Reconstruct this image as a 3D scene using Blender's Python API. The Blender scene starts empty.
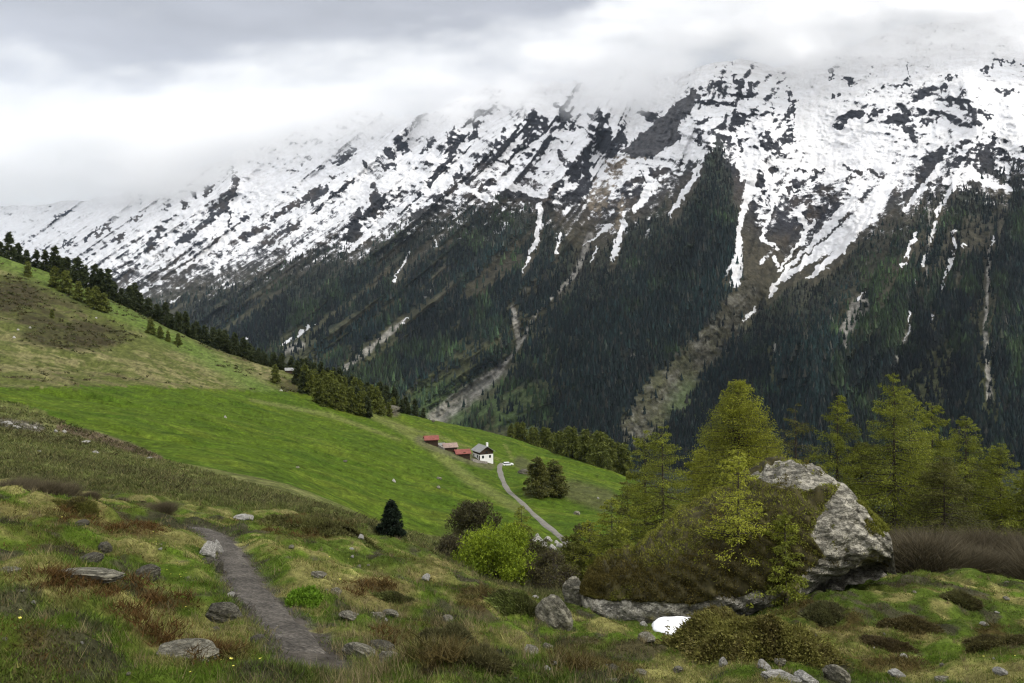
import bpy, math, random
import numpy as np
from mathutils import Vector

sc = bpy.context.scene
C = sc.collection
F, CX, HY = 796.4, 512.0, 310.0        # focal length in pixels, centre column, horizon row
R = math.radians

# ------------------------------------------------------------------ camera, sky, sun, exposure
cam_d = bpy.data.cameras.new('camera'); cam = bpy.data.objects.new('camera', cam_d); C.objects.link(cam)
cam.location = (0, 0, 0); cam.rotation_euler = (R(90), 0, 0)
cam_d.lens = 28.0; cam_d.sensor_width = 36.0; cam_d.shift_y = -31.5 / 1024
cam_d.clip_start = 0.1; cam_d.clip_end = 60000
sc.camera = cam

SUN_EL, SUN_AZ = 42.0, 104.0            # azimuth measured from the view direction towards the right
world = bpy.data.worlds.new('World'); sc.world = world; world.use_nodes = True
wn, wl = world.node_tree.nodes, world.node_tree.links
wn.clear()
wo = wn.new('ShaderNodeOutputWorld'); bg = wn.new('ShaderNodeBackground'); bg.inputs[1].default_value = 0.1
wl.new(bg.outputs[0], wo.inputs[0])
sky = wn.new('ShaderNodeTexSky'); sky.sky_type = 'NISHITA'; sky.sun_disc = False
sky.sun_elevation = R(SUN_EL); sky.sun_rotation = R(SUN_AZ); sky.altitude = 2000; sky.dust_density = 2.0
tc = wn.new('ShaderNodeTexCoord')
sep = wn.new('ShaderNodeSeparateXYZ'); wl.new(tc.outputs['Generated'], sep.inputs[0])

def wmath(op, a, b=None, c=None):
    n = wn.new('ShaderNodeMath'); n.operation = op
    for i, v in enumerate((a, b, c)):
        if v is None: continue
        if isinstance(v, (int, float)): n.inputs[i].default_value = v
        else: wl.new(v, n.inputs[i])
    return n.outputs[0]
mp = wn.new('ShaderNodeMapping'); mp.inputs['Scale'].default_value = (1.0, 1.0, 3.4)
mp.inputs['Location'].default_value = (3.1, 1.7, 0.4)
wl.new(tc.outputs['Generated'], mp.inputs[0])
n1 = wn.new('ShaderNodeTexNoise'); n1.inputs['Scale'].default_value = 2.3; n1.inputs['Detail'].default_value = 6; n1.inputs['Roughness'].default_value = 0.5
wl.new(mp.outputs[0], n1.inputs['Vector'])
n2 = wn.new('ShaderNodeTexNoise'); n2.inputs['Scale'].default_value = 7.0; n2.inputs['Detail'].default_value = 7; n2.inputs['Roughness'].default_value = 0.55
wl.new(mp.outputs[0], n2.inputs['Vector'])
# how high in the sky (sine of elevation), bent by the noise: bright layer below, grey deck above
zz = wmath('ADD', sep.outputs['Z'], wmath('MULTIPLY', wmath('SUBTRACT', n1.outputs[0], 0.5), 0.22))
zz = wmath('ADD', zz, wmath('MULTIPLY', wmath('SUBTRACT', n2.outputs[0], 0.5), 0.05))
zz = wmath('SUBTRACT', zz, wmath('MULTIPLY', sep.outputs['X'], 0.055))
ramp = wn.new('ShaderNodeValToRGB'); wl.new(zz, ramp.inputs[0])
cr = ramp.color_ramp; cr.interpolation = 'EASE'
cr.elements[0].position = 0.14; cr.elements[0].color = (0.97, 0.97, 0.985, 1)
cr.elements[1].position = 0.47; cr.elements[1].color = (0.36, 0.365, 0.40, 1)
e = cr.elements.new(0.235); e.color = (0.84, 0.84, 0.87, 1)
e = cr.elements.new(0.62); e.color = (1.4, 1.4, 1.42, 1)
e = cr.elements.new(0.345); e.color = (0.50, 0.50, 0.54, 1)
sc10 = wn.new('ShaderNodeVectorMath'); sc10.operation = 'SCALE'; sc10.inputs['Scale'].default_value = 9.8
tex = wn.new('ShaderNodeMapRange'); wl.new(n2.outputs[0], tex.inputs[0]); tex.inputs[1].default_value = 0.3; tex.inputs[2].default_value = 0.7; tex.inputs[3].default_value = 0.84; tex.inputs[4].default_value = 1.14
tv_ = wn.new('ShaderNodeVectorMath'); tv_.operation = 'SCALE'; wl.new(ramp.outputs[0], tv_.inputs[0]); wl.new(tex.outputs[0], tv_.inputs['Scale'])
wl.new(tv_.outputs[0], sc10.inputs[0])
# brightness added to the unseen sky behind the viewer, to light the cloud bank
bk = wn.new('ShaderNodeMapRange'); bk.interpolation_type = 'SMOOTHSTEP'; wl.new(sep.outputs['Y'], bk.inputs[0])
bk.inputs[1].default_value = 0.55; bk.inputs[2].default_value = -0.35; bk.inputs[3].default_value = 1.0; bk.inputs[4].default_value = 1.6
wl.new(wmath('MULTIPLY', bk.outputs[0], 9.8), sc10.inputs['Scale'])
mx = wn.new('ShaderNodeMix'); mx.data_type = 'RGBA'; mx.inputs['Factor'].default_value = 0.94
wl.new(sky.outputs[0], mx.inputs['A']); wl.new(sc10.outputs[0], mx.inputs['B'])
wl.new(mx.outputs['Result'], bg.inputs[0])

sun_d = bpy.data.lights.new('sun', 'SUN'); sun_d.energy = 3.2; sun_d.angle = R(10); sun_d.color = (1.0, 0.96, 0.88)
sun = bpy.data.objects.new('sun', sun_d); C.objects.link(sun)
sd = Vector((math.sin(R(SUN_AZ)) * math.cos(R(SUN_EL)), math.cos(R(SUN_AZ)) * math.cos(R(SUN_EL)), math.sin(R(SUN_EL))))
sun.rotation_euler = (-sd).to_track_quat('-Z', 'Y').to_euler()

vs = sc.view_settings; vs.view_transform = 'Standard'; vs.look = 'None'; vs.exposure = -0.08; vs.gamma = 1.0; vs.use_curve_mapping = False
cy = sc.cycles
cy.max_bounces = 12; cy.diffuse_bounces = 2; cy.glossy_bounces = 1; cy.transmission_bounces = 2; cy.volume_bounces = 12; cy.transparent_max_bounces = 8
cy.use_denoising = True; cy.denoising_prefilter = 'ACCURATE'; cy.pixel_filter_type = 'BLACKMAN_HARRIS'; cy.filter_width = 1.25

# ------------------------------------------------------------------ noise
def _h(ix, iy, iz, seed):
    n = (ix.astype(np.int64) * 374761393 + iy.astype(np.int64) * 668265263 + iz.astype(np.int64) * 2147483647 + seed * 1274126177) & 0xFFFFFFFF
    n = ((n ^ (n >> 13)) * 1274126177) & 0xFFFFFFFF
    n = ((n ^ (n >> 16)) * 2246822519) & 0xFFFFFFFF
    return ((n ^ (n >> 15)) & 0xFFFF) / 32767.5 - 1.0

def vn2(x, y, seed=0):
    x = np.asarray(x, float); y = np.asarray(y, float)
    x, y = np.broadcast_arrays(x, y)
    xi = np.floor(x); yi = np.floor(y); fx = x - xi; fy = y - yi
    fx = fx * fx * fx * (fx * (fx * 6 - 15) + 10); fy = fy * fy * fy * (fy * (fy * 6 - 15) + 10)
    xi = xi.astype(np.int64); yi = yi.astype(np.int64); z = np.zeros_like(xi)
    a = _h(xi, yi, z, seed); b = _h(xi + 1, yi, z, seed); c = _h(xi, yi + 1, z, seed); d = _h(xi + 1, yi + 1, z, seed)
    return (a * (1 - fx) + b * fx) * (1 - fy) + (c * (1 - fx) + d * fx) * fy

def vn3(p, seed=0):
    i = np.floor(p); f = p - i; f = f * f * (3 - 2 * f); i = i.astype(np.int64)
    o = 0
    for dx in (0, 1):
        wx = f[:, 0] if dx else 1 - f[:, 0]
        for dy in (0, 1):
            wy = f[:, 1] if dy else 1 - f[:, 1]
            for dz in (0, 1):
                wz = f[:, 2] if dz else 1 - f[:, 2]
                o = o + wx * wy * wz * _h(i[:, 0] + dx, i[:, 1] + dy, i[:, 2] + dz, seed)
    return o

def fbm2(x, y, oct=4, seed=0, rough=0.5):
    o = 0; a = 1.0; t = 0
    for k in range(oct):
        o = o + a * vn2(x * 2 ** k + 17.3 * k, y * 2 ** k - 9.1 * k, seed + k); t += a; a *= rough
    return o / t * 1.5

def ridge2(x, y, oct=4, seed=0, rough=0.55):
    o = 0; a = 1.0; t = 0
    for k in range(oct):
        o = o + a * (1 - 2 * np.abs(vn2(x * 2 ** k + 5.3 * k, y * 2 ** k + 3.7 * k, seed + k))); t += a; a *= rough
    return o / t

def fbm3(p, oct=4, seed=0, rough=0.5):
    o = 0; a = 1.0; t = 0
    for k in range(oct):
        o = o + a * vn3(p * 2 ** k + 7.7 * k, seed + k); t += a; a *= rough
    return o / t * 1.5

def sstep(a, b, x):
    t = np.clip((x - a) / (b - a), 0, 1); return t * t * (3 - 2 * t)
def gsmooth(a, s, axis):
    r = int(3 * s) + 1; k = np.exp(-0.5 * (np.arange(-r, r + 1) / s) ** 2); k /= k.sum()
    pad = [(0, 0)] * a.ndim; pad[axis] = (r, r)
    ap = np.pad(a, pad, mode='edge')
    return np.apply_along_axis(lambda v: np.convolve(v, k, 'valid'), axis, ap)
def seg_dist(px, py, pts):
    """distance to a polyline whose points are (x, y, width); returns distance over the local width"""
    best = np.full(np.shape(px), 1e9)
    if len(pts) == 1:
        x, y, w = pts[0]; return np.hypot(px - x, py - y) / w
    for (x0, y0, w0), (x1, y1, w1) in zip(pts[:-1], pts[1:]):
        dx, dy = x1 - x0, y1 - y0; L = dx * dx + dy * dy + 1e-9
        t = np.clip(((px - x0) * dx + (py - y0) * dy) / L, 0, 1)
        d = np.hypot(px - x0 - t * dx, py - y0 - t * dy) / (w0 + (w1 - w0) * t)
        best = np.minimum(best, d)
    return best
def in_poly(px, py, poly):
    c = np.zeros(np.shape(px), bool); n = len(poly)
    for i in range(n):
        x0, y0 = poly[i]; x1, y1 = poly[(i + 1) % n]
        if y0 == y1: continue
        k = ((y0 > py) != (y1 > py)) & (px < (x1 - x0) * (py - y0) / (y1 - y0) + x0)
        c ^= k
    return c

# ------------------------------------------------------------------ mesh and object helpers
def mesh_np(name, v, f, col=None, mats=(), midx=None, smooth=False, attrs=None):
    v = np.ascontiguousarray(v, np.float32); f = np.ascontiguousarray(f, np.int32)
    me = bpy.data.meshes.new(name); n, k = f.shape
    me.vertices.add(len(v)); me.vertices.foreach_set('co', v.ravel())
    me.loops.add(n * k); me.loops.foreach_set('vertex_index', f.ravel())
    me.polygons.add(n); me.polygons.foreach_set('loop_start', np.arange(0, n * k, k, dtype=np.int32))
    me.polygons.foreach_set('loop_total', np.full(n, k, np.int32))
    if midx is not None: me.polygons.foreach_set('material_index', np.ascontiguousarray(midx, np.int32))
    me.polygons.foreach_set('use_smooth', np.full(n, smooth))
    for m in mats: me.materials.append(m)
    if col is not None:
        a = me.attributes.new('col', 'FLOAT_COLOR', 'POINT')
        c4 = np.ones((len(v), 4), np.float32); c4[:, :3] = col; a.data.foreach_set('color', c4.ravel())
    for k_, val in (attrs or {}).items():
        a = me.attributes.new(k_, 'FLOAT', 'POINT'); a.data.foreach_set('value', np.ascontiguousarray(val, np.float32).ravel())
    me.update(calc_edges=True); me.validate()
    return me
def link(name, data, parent=None):
    o = bpy.data.objects.new(name, data); C.objects.link(o)
    if parent: o.parent = parent
    return o
def tag(o, label=None, cat=None, group=None, kind=None):
    if label: o['label'] = label
    if cat: o['category'] = cat
    if group: o['group'] = group
    if kind: o['kind'] = kind
    return o
def empty(name, loc=(0, 0, 0), rz=0, s=1.0):
    o = link(name, None); o.location = loc; o.rotation_euler = (0, 0, rz); o.scale = (s, s, s); return o
def kids(o): return [c for c in C.objects if c.parent == o]
_kid_cache = {}
def copy_tree(o, parent=None):
    c = o.copy(); C.objects.link(c)
    for k in ('label', 'group', 'category'):
        pass
    if parent: c.parent = parent
    if o.name not in _kid_cache: _kid_cache[o.name] = kids(o)
    for ch in _kid_cache[o.name]: copy_tree(ch, c)
    return c
def grid_faces(nr, nc):
    i = np.arange(nr * nc).reshape(nr, nc)
    return np.stack([i[:-1, :-1], i[:-1, 1:], i[1:, 1:], i[1:, :-1]], -1).reshape(-1, 4)

class MB:
    """collects boxes, prisms and tubes into one mesh"""
    def __init__(s): s.v = []; s.f = []
    def add(s, vs, fs):
        o = len(s.v); s.v += [tuple(map(float, p)) for p in vs]; s.f += [tuple(i + o for i in q) for q in fs]; return s
    def box(s, x0, x1, y0, y1, z0, z1):
        return s.add([(x0, y0, z0), (x1, y0, z0), (x1, y1, z0), (x0, y1, z0), (x0, y0, z1), (x1, y0, z1), (x1, y1, z1), (x0, y1, z1)],
                     [(0, 3, 2, 1), (4, 5, 6, 7), (0, 1, 5, 4), (1, 2, 6, 5), (2, 3, 7, 6), (3, 0, 4, 7)])
    def prism(s, prof, x0, x1, axis='x'):
        n = len(prof)
        if axis == 'x': vs = [(x0, a, b) for a, b in prof] + [(x1, a, b) for a, b in prof]
        else: vs = [(a, x0, b) for a, b in prof] + [(a, x1, b) for a, b in prof]
        return s.add(vs, [tuple(range(n))[::-1], tuple(range(n, 2 * n))] + [(i, (i + 1) % n, n + (i + 1) % n, n + i) for i in range(n)])
    def tube(s, a, b, r0, r1, n=8):
        a = Vector(a); b = Vector(b); d = (b - a).normalized(); u = d.orthogonal().normalized(); w = d.cross(u)
        vs = [a + (u * math.cos(2 * math.pi * i / n) + w * math.sin(2 * math.pi * i / n)) * r0 for i in range(n)]
        vs += [b + (u * math.cos(2 * math.pi * i / n) + w * math.sin(2 * math.pi * i / n)) * r1 for i in range(n)]
        return s.add(vs, [tuple(range(n))[::-1], tuple(range(n, 2 * n))] + [(i, (i + 1) % n, n + (i + 1) % n, n + i) for i in range(n)])
    def build(s, name, mat, parent=None):
        me = bpy.data.meshes.new(name); me.from_pydata(s.v, [], s.f); me.materials.append(mat); me.update()
        return link(name, me, parent)

# ------------------------------------------------------------------ materials
class NT:
    def __init__(s, name):
        s.m = bpy.data.materials.new(name); s.m.use_nodes = True; s.t = s.m.node_tree; s.n = s.t.nodes; s.l = s.t.links
        s.b = s.n['Principled BSDF']; s.out = s.n['Material Output']
    def new(s, t, **kw):
        n = s.n.new(t)
        for k, v in kw.items(): setattr(n, k, v)
        return n
    def noise(s, scale, detail=4, rough=0.55, vec=None, coord='Object'):
        n = s.new('ShaderNodeTexNoise'); n.inputs['Scale'].default_value = scale; n.inputs['Detail'].default_value = detail; n.inputs['Roughness'].default_value = rough
        if vec is None:
            if not hasattr(s, 'tc'): s.tc = s.new('ShaderNodeTexCoord')
            vec = s.tc.outputs[coord]
        s.l.new(vec, n.inputs['Vector']); return n.outputs[0]
    def ramp(s, fac, stops, interp='LINEAR'):
        r = s.new('ShaderNodeValToRGB'); c = r.color_ramp; c.interpolation = interp
        c.elements[0].position = stops[0][0]; c.elements[0].color = (*stops[0][1], 1)
        c.elements[1].position = stops[-1][0]; c.elements[1].color = (*stops[-1][1], 1)
        for p, q in stops[1:-1]: c.elements.new(p).color = (*q, 1)
        s.l.new(fac, r.inputs[0]); return r.outputs[0]
    def mix(s, a, b, fac, mode='MIX'):
        n = s.new('ShaderNodeMix', data_type='RGBA', blend_type=mode)
        for sock, v in ((n.inputs['A'], a), (n.inputs['B'], b), (n.inputs['Factor'], fac)):
            if isinstance(v, (int, float)): sock.default_value = v
            elif isinstance(v, tuple): sock.default_value = (*v, 1)
            else: s.l.new(v, sock)
        return n.outputs['Result']
    def math(s, op, a, b):
        n = s.new('ShaderNodeMath', operation=op)
        for i, v in enumerate((a, b)):
            if isinstance(v, (int, float)): n.inputs[i].default_value = v
            else: s.l.new(v, n.inputs[i])
        return n.outputs[0]
    def attr(s, name, out='Color'):
        n = s.new('ShaderNodeAttribute', attribute_name=name); return n.outputs[out]
    def bump(s, h, dist, strength=0.6):
        b = s.new('ShaderNodeBump'); b.inputs['Distance'].default_value = dist; b.inputs['Strength'].default_value = strength
        s.l.new(h, b.inputs['Height']); s.l.new(b.outputs[0], s.b.inputs['Normal'])
    def fin(s, col, rough=0.9, spec=0.2):
        if isinstance(col, tuple): s.b.inputs['Base Color'].default_value = (*col, 1)
        else: s.l.new(col, s.b.inputs['Base Color'])
        s.b.inputs['Roughness'].default_value = rough; s.b.inputs['Specular IOR Level'].default_value = spec
        return s.m

def g3(v): return (v, v, v)
def mat_leaf(name, trans=0.25):
    t = NT(name); c = t.attr('col')
    t.fin(c, 0.75, 0.15)
    tr = t.new('ShaderNodeBsdfTranslucent'); t.l.new(c, tr.inputs[0])
    ms = t.new('ShaderNodeMixShader'); ms.inputs[0].default_value = trans
    t.l.new(t.b.outputs[0], ms.inputs[1]); t.l.new(tr.outputs[0], ms.inputs[2]); t.l.new(ms.outputs[0], t.out.inputs[0])
    return t.m
M = {}
M['leaf'] = mat_leaf('foliage')
M['grass'] = mat_leaf('grass_blades', 0.3)
def m_plain(name, col, scale=3.0, var=0.35, rough=0.85):
    t = NT(name); n = t.noise(scale, 4)
    lo = tuple(c * (1 - var) for c in col); hi = tuple(min(1, c * (1 + var)) for c in col)
    return t.fin(t.ramp(n, [(0.3, lo), (0.7, hi)]), rough)
M['bark'] = m_plain('bark', (0.055, 0.043, 0.034), 6)
def m_rock(name, dark, light, lichen=(0.22, 0.20, 0.08), scale=1.0, lich=0.66):
    t = NT(name)
    a = t.noise(0.9 * scale, 8, 0.65); b = t.noise(5.0 * scale, 8, 0.72)
    mpn = t.new('ShaderNodeMapping'); mpn.inputs['Scale'].default_value = (0.7, 0.9, 2.8); mpn.inputs['Rotation'].default_value = (0.3, 0.4, 0.2); t.l.new(t.tc.outputs['Object'], mpn.inputs[0])
    k = t.noise(1.6 * scale, 8, 0.7, mpn.outputs[0]); crev = t.math('ABSOLUTE', t.math('SUBTRACT', k, 0.5), 0)
    c = t.ramp(b, [(0.33, dark), (0.5, tuple((d + l) / 2 for d, l in zip(dark, light))), (0.66, light)])
    c = t.mix(c, t.ramp(a, [(0.35, g3(0.65)), (0.65, g3(1.15))]), 1.0, 'MULTIPLY')
    c = t.mix(c, tuple(x * 0.35 for x in dark), t.ramp(crev, [(0.0, g3(0.85)), (0.02, g3(0))]))
    c = t.mix(c, lichen, t.ramp(a, [(lich - 0.06, g3(0)), (lich + 0.04, g3(0.75))]))
    t.bump(t.math('ADD', b, t.ramp(crev, [(0, g3(0)), (0.05, g3(0.6))])), 0.12 / scale, 0.8)
    return t.fin(c, 0.9, 0.15)
M['rock'] = m_rock('grey_rock', (0.09, 0.084, 0.062), (0.37, 0.345, 0.265))
M['rock_pale'] = m_rock('pale_rock', (0.22, 0.21, 0.19), (0.55, 0.53, 0.48), (0.3, 0.29, 0.2), 2.5, 0.72)
M['rock_dark'] = m_rock('dark_rock', (0.036, 0.033, 0.024), (0.20, 0.185, 0.14), (0.10, 0.10, 0.04), 1.6, 0.62)
t = NT('boulder_rock')
n0 = t.noise(0.55, 9, 0.7); n1_ = t.noise(1.6, 10, 0.75); n2_ = t.noise(7.0, 6, 0.75)
mp2 = t.new('ShaderNodeMapping'); mp2.inputs['Scale'].default_value = (0.8, 0.8, 3.2); mp2.inputs['Rotation'].default_value = (0.2, 0.5, 0.3); t.l.new(t.tc.outputs['Object'], mp2.inputs[0])
n3_ = t.noise(1.1, 9, 0.72, mp2.outputs[0])
crev = t.math('ABSOLUTE', t.math('SUBTRACT', n3_, 0.5), 0); crev2 = t.math('ABSOLUTE', t.math('SUBTRACT', n1_, 0.5), 0)
c = t.ramp(n2_, [(0.30, (0.20, 0.19, 0.15)), (0.5, (0.45, 0.42, 0.34)), (0.68, (0.64, 0.60, 0.50))])
c = t.mix(c, t.ramp(n1_, [(0.35, g3(0.6)), (0.6, g3(1.15))]), 1.0, 'MULTIPLY')
c = t.mix(c, (0.045, 0.043, 0.034), t.ramp(crev, [(0.0, g3(0.85)), (0.022, g3(0))]))
c = t.mix(c, (0.06, 0.056, 0.045), t.ramp(crev2, [(0.0, g3(0.55)), (0.016, g3(0))]))
c = t.mix(c, (0.26, 0.22, 0.05), t.ramp(n0, [(0.57, g3(0)), (0.66, g3(0.8))]))
t.bump(t.math('ADD', t.math('ADD', n1_, t.math('MULTIPLY', n2_, 0.35)), t.ramp(crev, [(0, g3(0)), (0.05, g3(0.6))])), 0.35, 0.9)
M['rock_boulder'] = t.fin(c, 0.92, 0.1)

# ------------------------------------------------------------------ near ground: height field
# per column: (distance, picture row) pairs, a profile of the hillside going away from the viewer
COLS = {
 -700: [(2, 900), (5, 700), (12, 590), (26, 470), (50, 430), (100, 370), (200, 320), (350, 240), (500, 180), (700, 190), (1200, 290)],
 -250: [(2, 960), (6.5, 683), (12, 590), (26, 482), (32, 488), (50, 465), (80, 425), (130, 385), (180, 370), (260, 310), (350, 245), (430, 195), (600, 225), (1200, 330)],
 0: [(2, 1000), (7, 683), (11, 600), (17, 540), (26, 492), (32, 499), (50, 478), (80, 440), (100, 425), (130, 405), (180, 391), (260, 340), (350, 285), (425, 249), (600, 283), (900, 390), (1200, 450)],
 100: [(2, 1010), (8, 683), (12, 610), (18, 560), (27, 505), (34, 514), (50, 490), (80, 461), (105, 447), (130, 432), (190, 401), (230, 388), (300, 350), (380, 308), (430, 289), (600, 320), (900, 420), (1200, 470)],
 200: [(2, 1020), (9, 683), (13, 620), (20, 575), (28, 532), (33, 518), (38, 521), (50, 506), (80, 480), (110, 462), (150, 440), (220, 410), (270, 392), (340, 364), (430, 341), (600, 375), (900, 450), (1200, 490)],
 300: [(2, 1030), (10, 683), (12, 650), (16, 610), (24, 560), (34, 528), (50, 511), (80, 496), (110, 484), (160, 460), (220, 437), (290, 412), (340, 396), (410, 372), (600, 410), (900, 470), (1200, 500)],
 400: [(2, 1040), (11, 683), (15, 640), (20, 602), (28, 570), (40, 545), (55, 534), (75, 536), (110, 528), (160, 500), (230, 465), (300, 440), (360, 424), (430, 409), (600, 440), (900, 490), (1200, 520)],
 500: [(2, 1050), (12, 683), (16, 650), (22, 620), (30, 590), (34, 583), (45, 602), (70, 588), (100, 560), (140, 535), (200, 505), (280, 478), (350, 461), (400, 451), (450, 436), (490, 429), (600, 450), (900, 500), (1200, 530)],
 600: [(2, 1060), (14, 683), (20, 655), (27, 632), (33, 620), (40, 612), (50, 606), (70, 592), (100, 572), (150, 545), (200, 520), (260, 500), (330, 484), (420, 463), (600, 490), (900, 530), (1200, 550)],
 700: [(2, 1065), (16, 683), (24, 655), (30, 636), (36, 618), (50, 606), (75, 580), (110, 560), (200, 530), (300, 512), (400, 508), (600, 530), (900, 560), (1200, 570)],
 800: [(2, 1065), (18, 683), (26, 645), (33, 608), (40, 585), (60, 582), (80, 568), (110, 562), (200, 560), (400, 560), (900, 580), (1200, 590)],
 900: [(2, 1060), (18, 683), (26, 640), (33, 598), (38, 573), (42, 567), (50, 572), (75, 560), (110, 556), (200, 560), (400, 565), (900, 585), (1200, 590)],
 1024: [(2, 1055), (18, 683), (26, 650), (34, 612), (41, 588), (50, 585), (75, 565), (110, 556), (200, 560), (400, 565), (900, 585), (1200, 590)],
 1300: [(2, 1040), (18, 670), (26, 640), (34, 605), (45, 580), (75, 560), (110, 550), (400, 560), (1200, 590)],
 1800: [(2, 1000), (18, 640), (30, 600), (45, 560), (110, 530), (400, 540), (1200, 590)],
}
NY = 700
YG = np.exp(np.linspace(math.log(1.5), math.log(1300), NY))
pxk = np.array(sorted(COLS)); PXG = np.arange(-700, 1801, 10.0)
prof = []
for k in pxk:
    Y, P = np.array(COLS[k], float).T
    prof.append(np.interp(1 / YG, 1 / Y[::-1], P[::-1]))
prof = np.array(prof)
tab = np.empty((len(PXG), NY))
for j in range(NY): tab[:, j] = np.interp(PXG, pxk, prof[:, j])
tab = gsmooth(tab, 3.2, 0); tab = gsmooth(tab, 5.0, 1)
LY0, LYS = math.log(1.5), (math.log(1300) - math.log(1.5)) / (NY - 1)
def tab_py(px, Y):
    a = np.clip((px - PXG[0]) / 10.0, 0, len(PXG) - 1.001); b = np.clip((np.log(np.maximum(Y, 1.5)) - LY0) / LYS, 0, NY - 1.001)
    ia = a.astype(int); ib = b.astype(int); fa = a - ia; fb = b - ib
    return (tab[ia, ib] * (1 - fa) + tab[ia + 1, ib] * fa) * (1 - fb) + (tab[ia, ib + 1] * (1 - fa) + tab[ia + 1, ib + 1] * fa) * fb
def base_z(X, Y):
    px = CX + F * X / Y
    return -(tab_py(px, Y) - HY) * Y / F

PATH_PX = [(196, 521), (215, 528), (232, 543), (240, 560), (250, 585), (262, 605), (283, 630), (303, 652), (322, 670), (335, 684)]
ROAD_PX = [(503, 462), (499, 466), (501, 475), (508, 488), (522, 503), (541, 517), (556, 528), (568, 541), (573, 550)]
_path = None; _road = None
def line_w(pts, X, Y):
    d = np.full(np.shape(X), 1e9)
    for (x0, y0), (x1, y1) in zip(pts[:-1], pts[1:]):
        dx, dy = x1 - x0, y1 - y0; L = dx * dx + dy * dy
        t = np.clip(((X - x0) * dx + (Y - y0) * dy) / L, 0, 1)
        d = np.minimum(d, np.hypot(X - x0 - t * dx, Y - y0 - t * dy))
    return d
def hgt(X, Y):
    X = np.asarray(X, float); Y = np.asarray(Y, float)
    z = base_z(X, Y)
    near = 1 - sstep(45, 90, Y)
    n = near * (0.34 * fbm2(X / 4.2, Y / 4.2, 2, 3) + 0.21 * fbm2(X / 1.1, Y / 1.1, 2, 7) + 0.055 * fbm2(X / 0.33, Y / 0.33, 2, 11))
    n = n * sstep(1.0, 6, Y)
    far = sstep(60, 130, Y)
    n = n + far * (0.9 * fbm2(X / 34, Y / 34, 2, 21) + 0.45 * fbm2(X / 9, Y / 14, 2, 23) + 0.9 * ridge2((X + 0.5 * Y) / 36, (Y - 0.4 * X) / 10, 3, 25))
    if _path is not None:
        k = np.zeros(np.shape(X)); m = (Y < 60)
        d = line_w(_path, X[m], Y[m]) if X.ndim else None
        if X.ndim:
            k[m] = 1 - sstep(0.45, 1.3, d); n = n * (1 - 0.93 * k) - 0.10 * (k ** 2)
    if _road is not None and X.ndim:
        m = (Y > 60) & (X > -40) & (X < 60); k = np.zeros(X.shape)
        k[m] = 1 - sstep(1.8, 5.0, line_w(_road, X[m], Y[m])); n = n * (1 - 0.95 * k)
    return z + n
YP = np.exp(np.linspace(math.log(3), math.log(1000), 3000))
def pick(px, py, ymin=3.0):
    """the ground point seen at a picture position"""
    Y = YP[YP >= ymin]; X = (px - CX) / F * Y
    q = HY - F * hgt(X, Y) / Y
    k = np.nonzero(q <= py)[0]
    if len(k) == 0: k = [int(np.argmin(q))]
    i = k[0]; return float(X[i]), float(Y[i]), float(hgt(X[i:i + 1], Y[i:i + 1])[0])
def pick_xy(px, py):
    x, y, z = pick(px, py); return (x, y)
def at(px, Y):
    X = np.array([(px - CX) / F * Y]); return float(X[0]), float(Y), float(hgt(X, np.array([float(Y)]))[0])
def dens(pts, n):
    p = np.array(pts, float); s = np.r_[0, np.cumsum(np.hypot(*np.diff(p, axis=0).T))]
    t = np.linspace(0, s[-1], n); q = np.stack([np.interp(t, s, p[:, 0]), np.interp(t, s, p[:, 1])], 1)
    return q
_p = [pick_xy(*p) for p in PATH_PX[:-1]]; _p = _p
_r = [pick_xy(*p) for p in ROAD_PX]
def smooth_line(p, n, s):
    q = dens(p, n); return np.stack([gsmooth(q[:, i], s, 0) for i in (0, 1)], 1)
path_pts = smooth_line(_p, 60, 3); road_pts = smooth_line(_r, 80, 2.5)
_path = [tuple(p) for p in path_pts]; _road = [tuple(p) for p in road_pts]

# ground zones -------------------------------------------------
def L(*c): return np.array(c, float)
G_MEAD = L(0.052, 0.083, 0.007); G_MEAD2 = L(0.092, 0.115, 0.014)
G_OLIVE = L(0.072, 0.082, 0.022); G_TAN = L(0.150, 0.135, 0.062); G_BROWN = L(0.045, 0.038, 0.020)
G_GREEN = L(0.058, 0.085, 0.012); G_DRY = L(0.165, 0.140, 0.055); G_HEATH = L(0.062, 0.042, 0.016); G_EARTH = L(0.06, 0.05, 0.036)
MEADOW = [(-60, 386), (20, 388), (130, 386), (290, 392), (345, 398), (395, 405), (440, 405), (500, 415), (560, 432), (640, 465), (700, 500), (640, 560), (520, 550), (455, 541), (400, 529), (330, 506), (260, 486), (170, 461), (125, 443), (70, 426), (40, 410), (10, 402), (-60, 400)]
HEATH_PX = [  # brown heather patches seen in the foreground: x, y, half width, half height
 (95, 590, 75, 14), (40, 585, 45, 16), (140, 610, 50, 12), (160, 635, 40, 16), (215, 655, 45, 14), (70, 520, 40, 14), (30, 640, 20, 10),
 (310, 527, 55, 14), (420, 640, 60, 22), (450, 660, 55, 22), (480, 600, 30, 15), (520, 600, 28, 15), (600, 670, 50, 12), (370, 590, 40, 12),
 (920, 628, 30, 12), (1000, 635, 40, 12), (890, 665, 40, 12), (840, 620, 30, 14), (970, 600, 22, 8), (800, 610, 40, 10), (130, 530, 40, 10), (560, 650, 30, 18), (190, 600, 22, 10)]
def heath_mask(px, py):
    m = np.zeros(np.shape(px))
    for x, y, a, b in HEATH_PX: m = np.maximum(m, 1 - sstep(0.35, 1.15, np.hypot((px - x) / a, (py - y) / b)))
    return m * sstep(-0.35, 0.35, fbm2(px / 26, py / 9, 3, 301) + 0.15)
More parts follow.
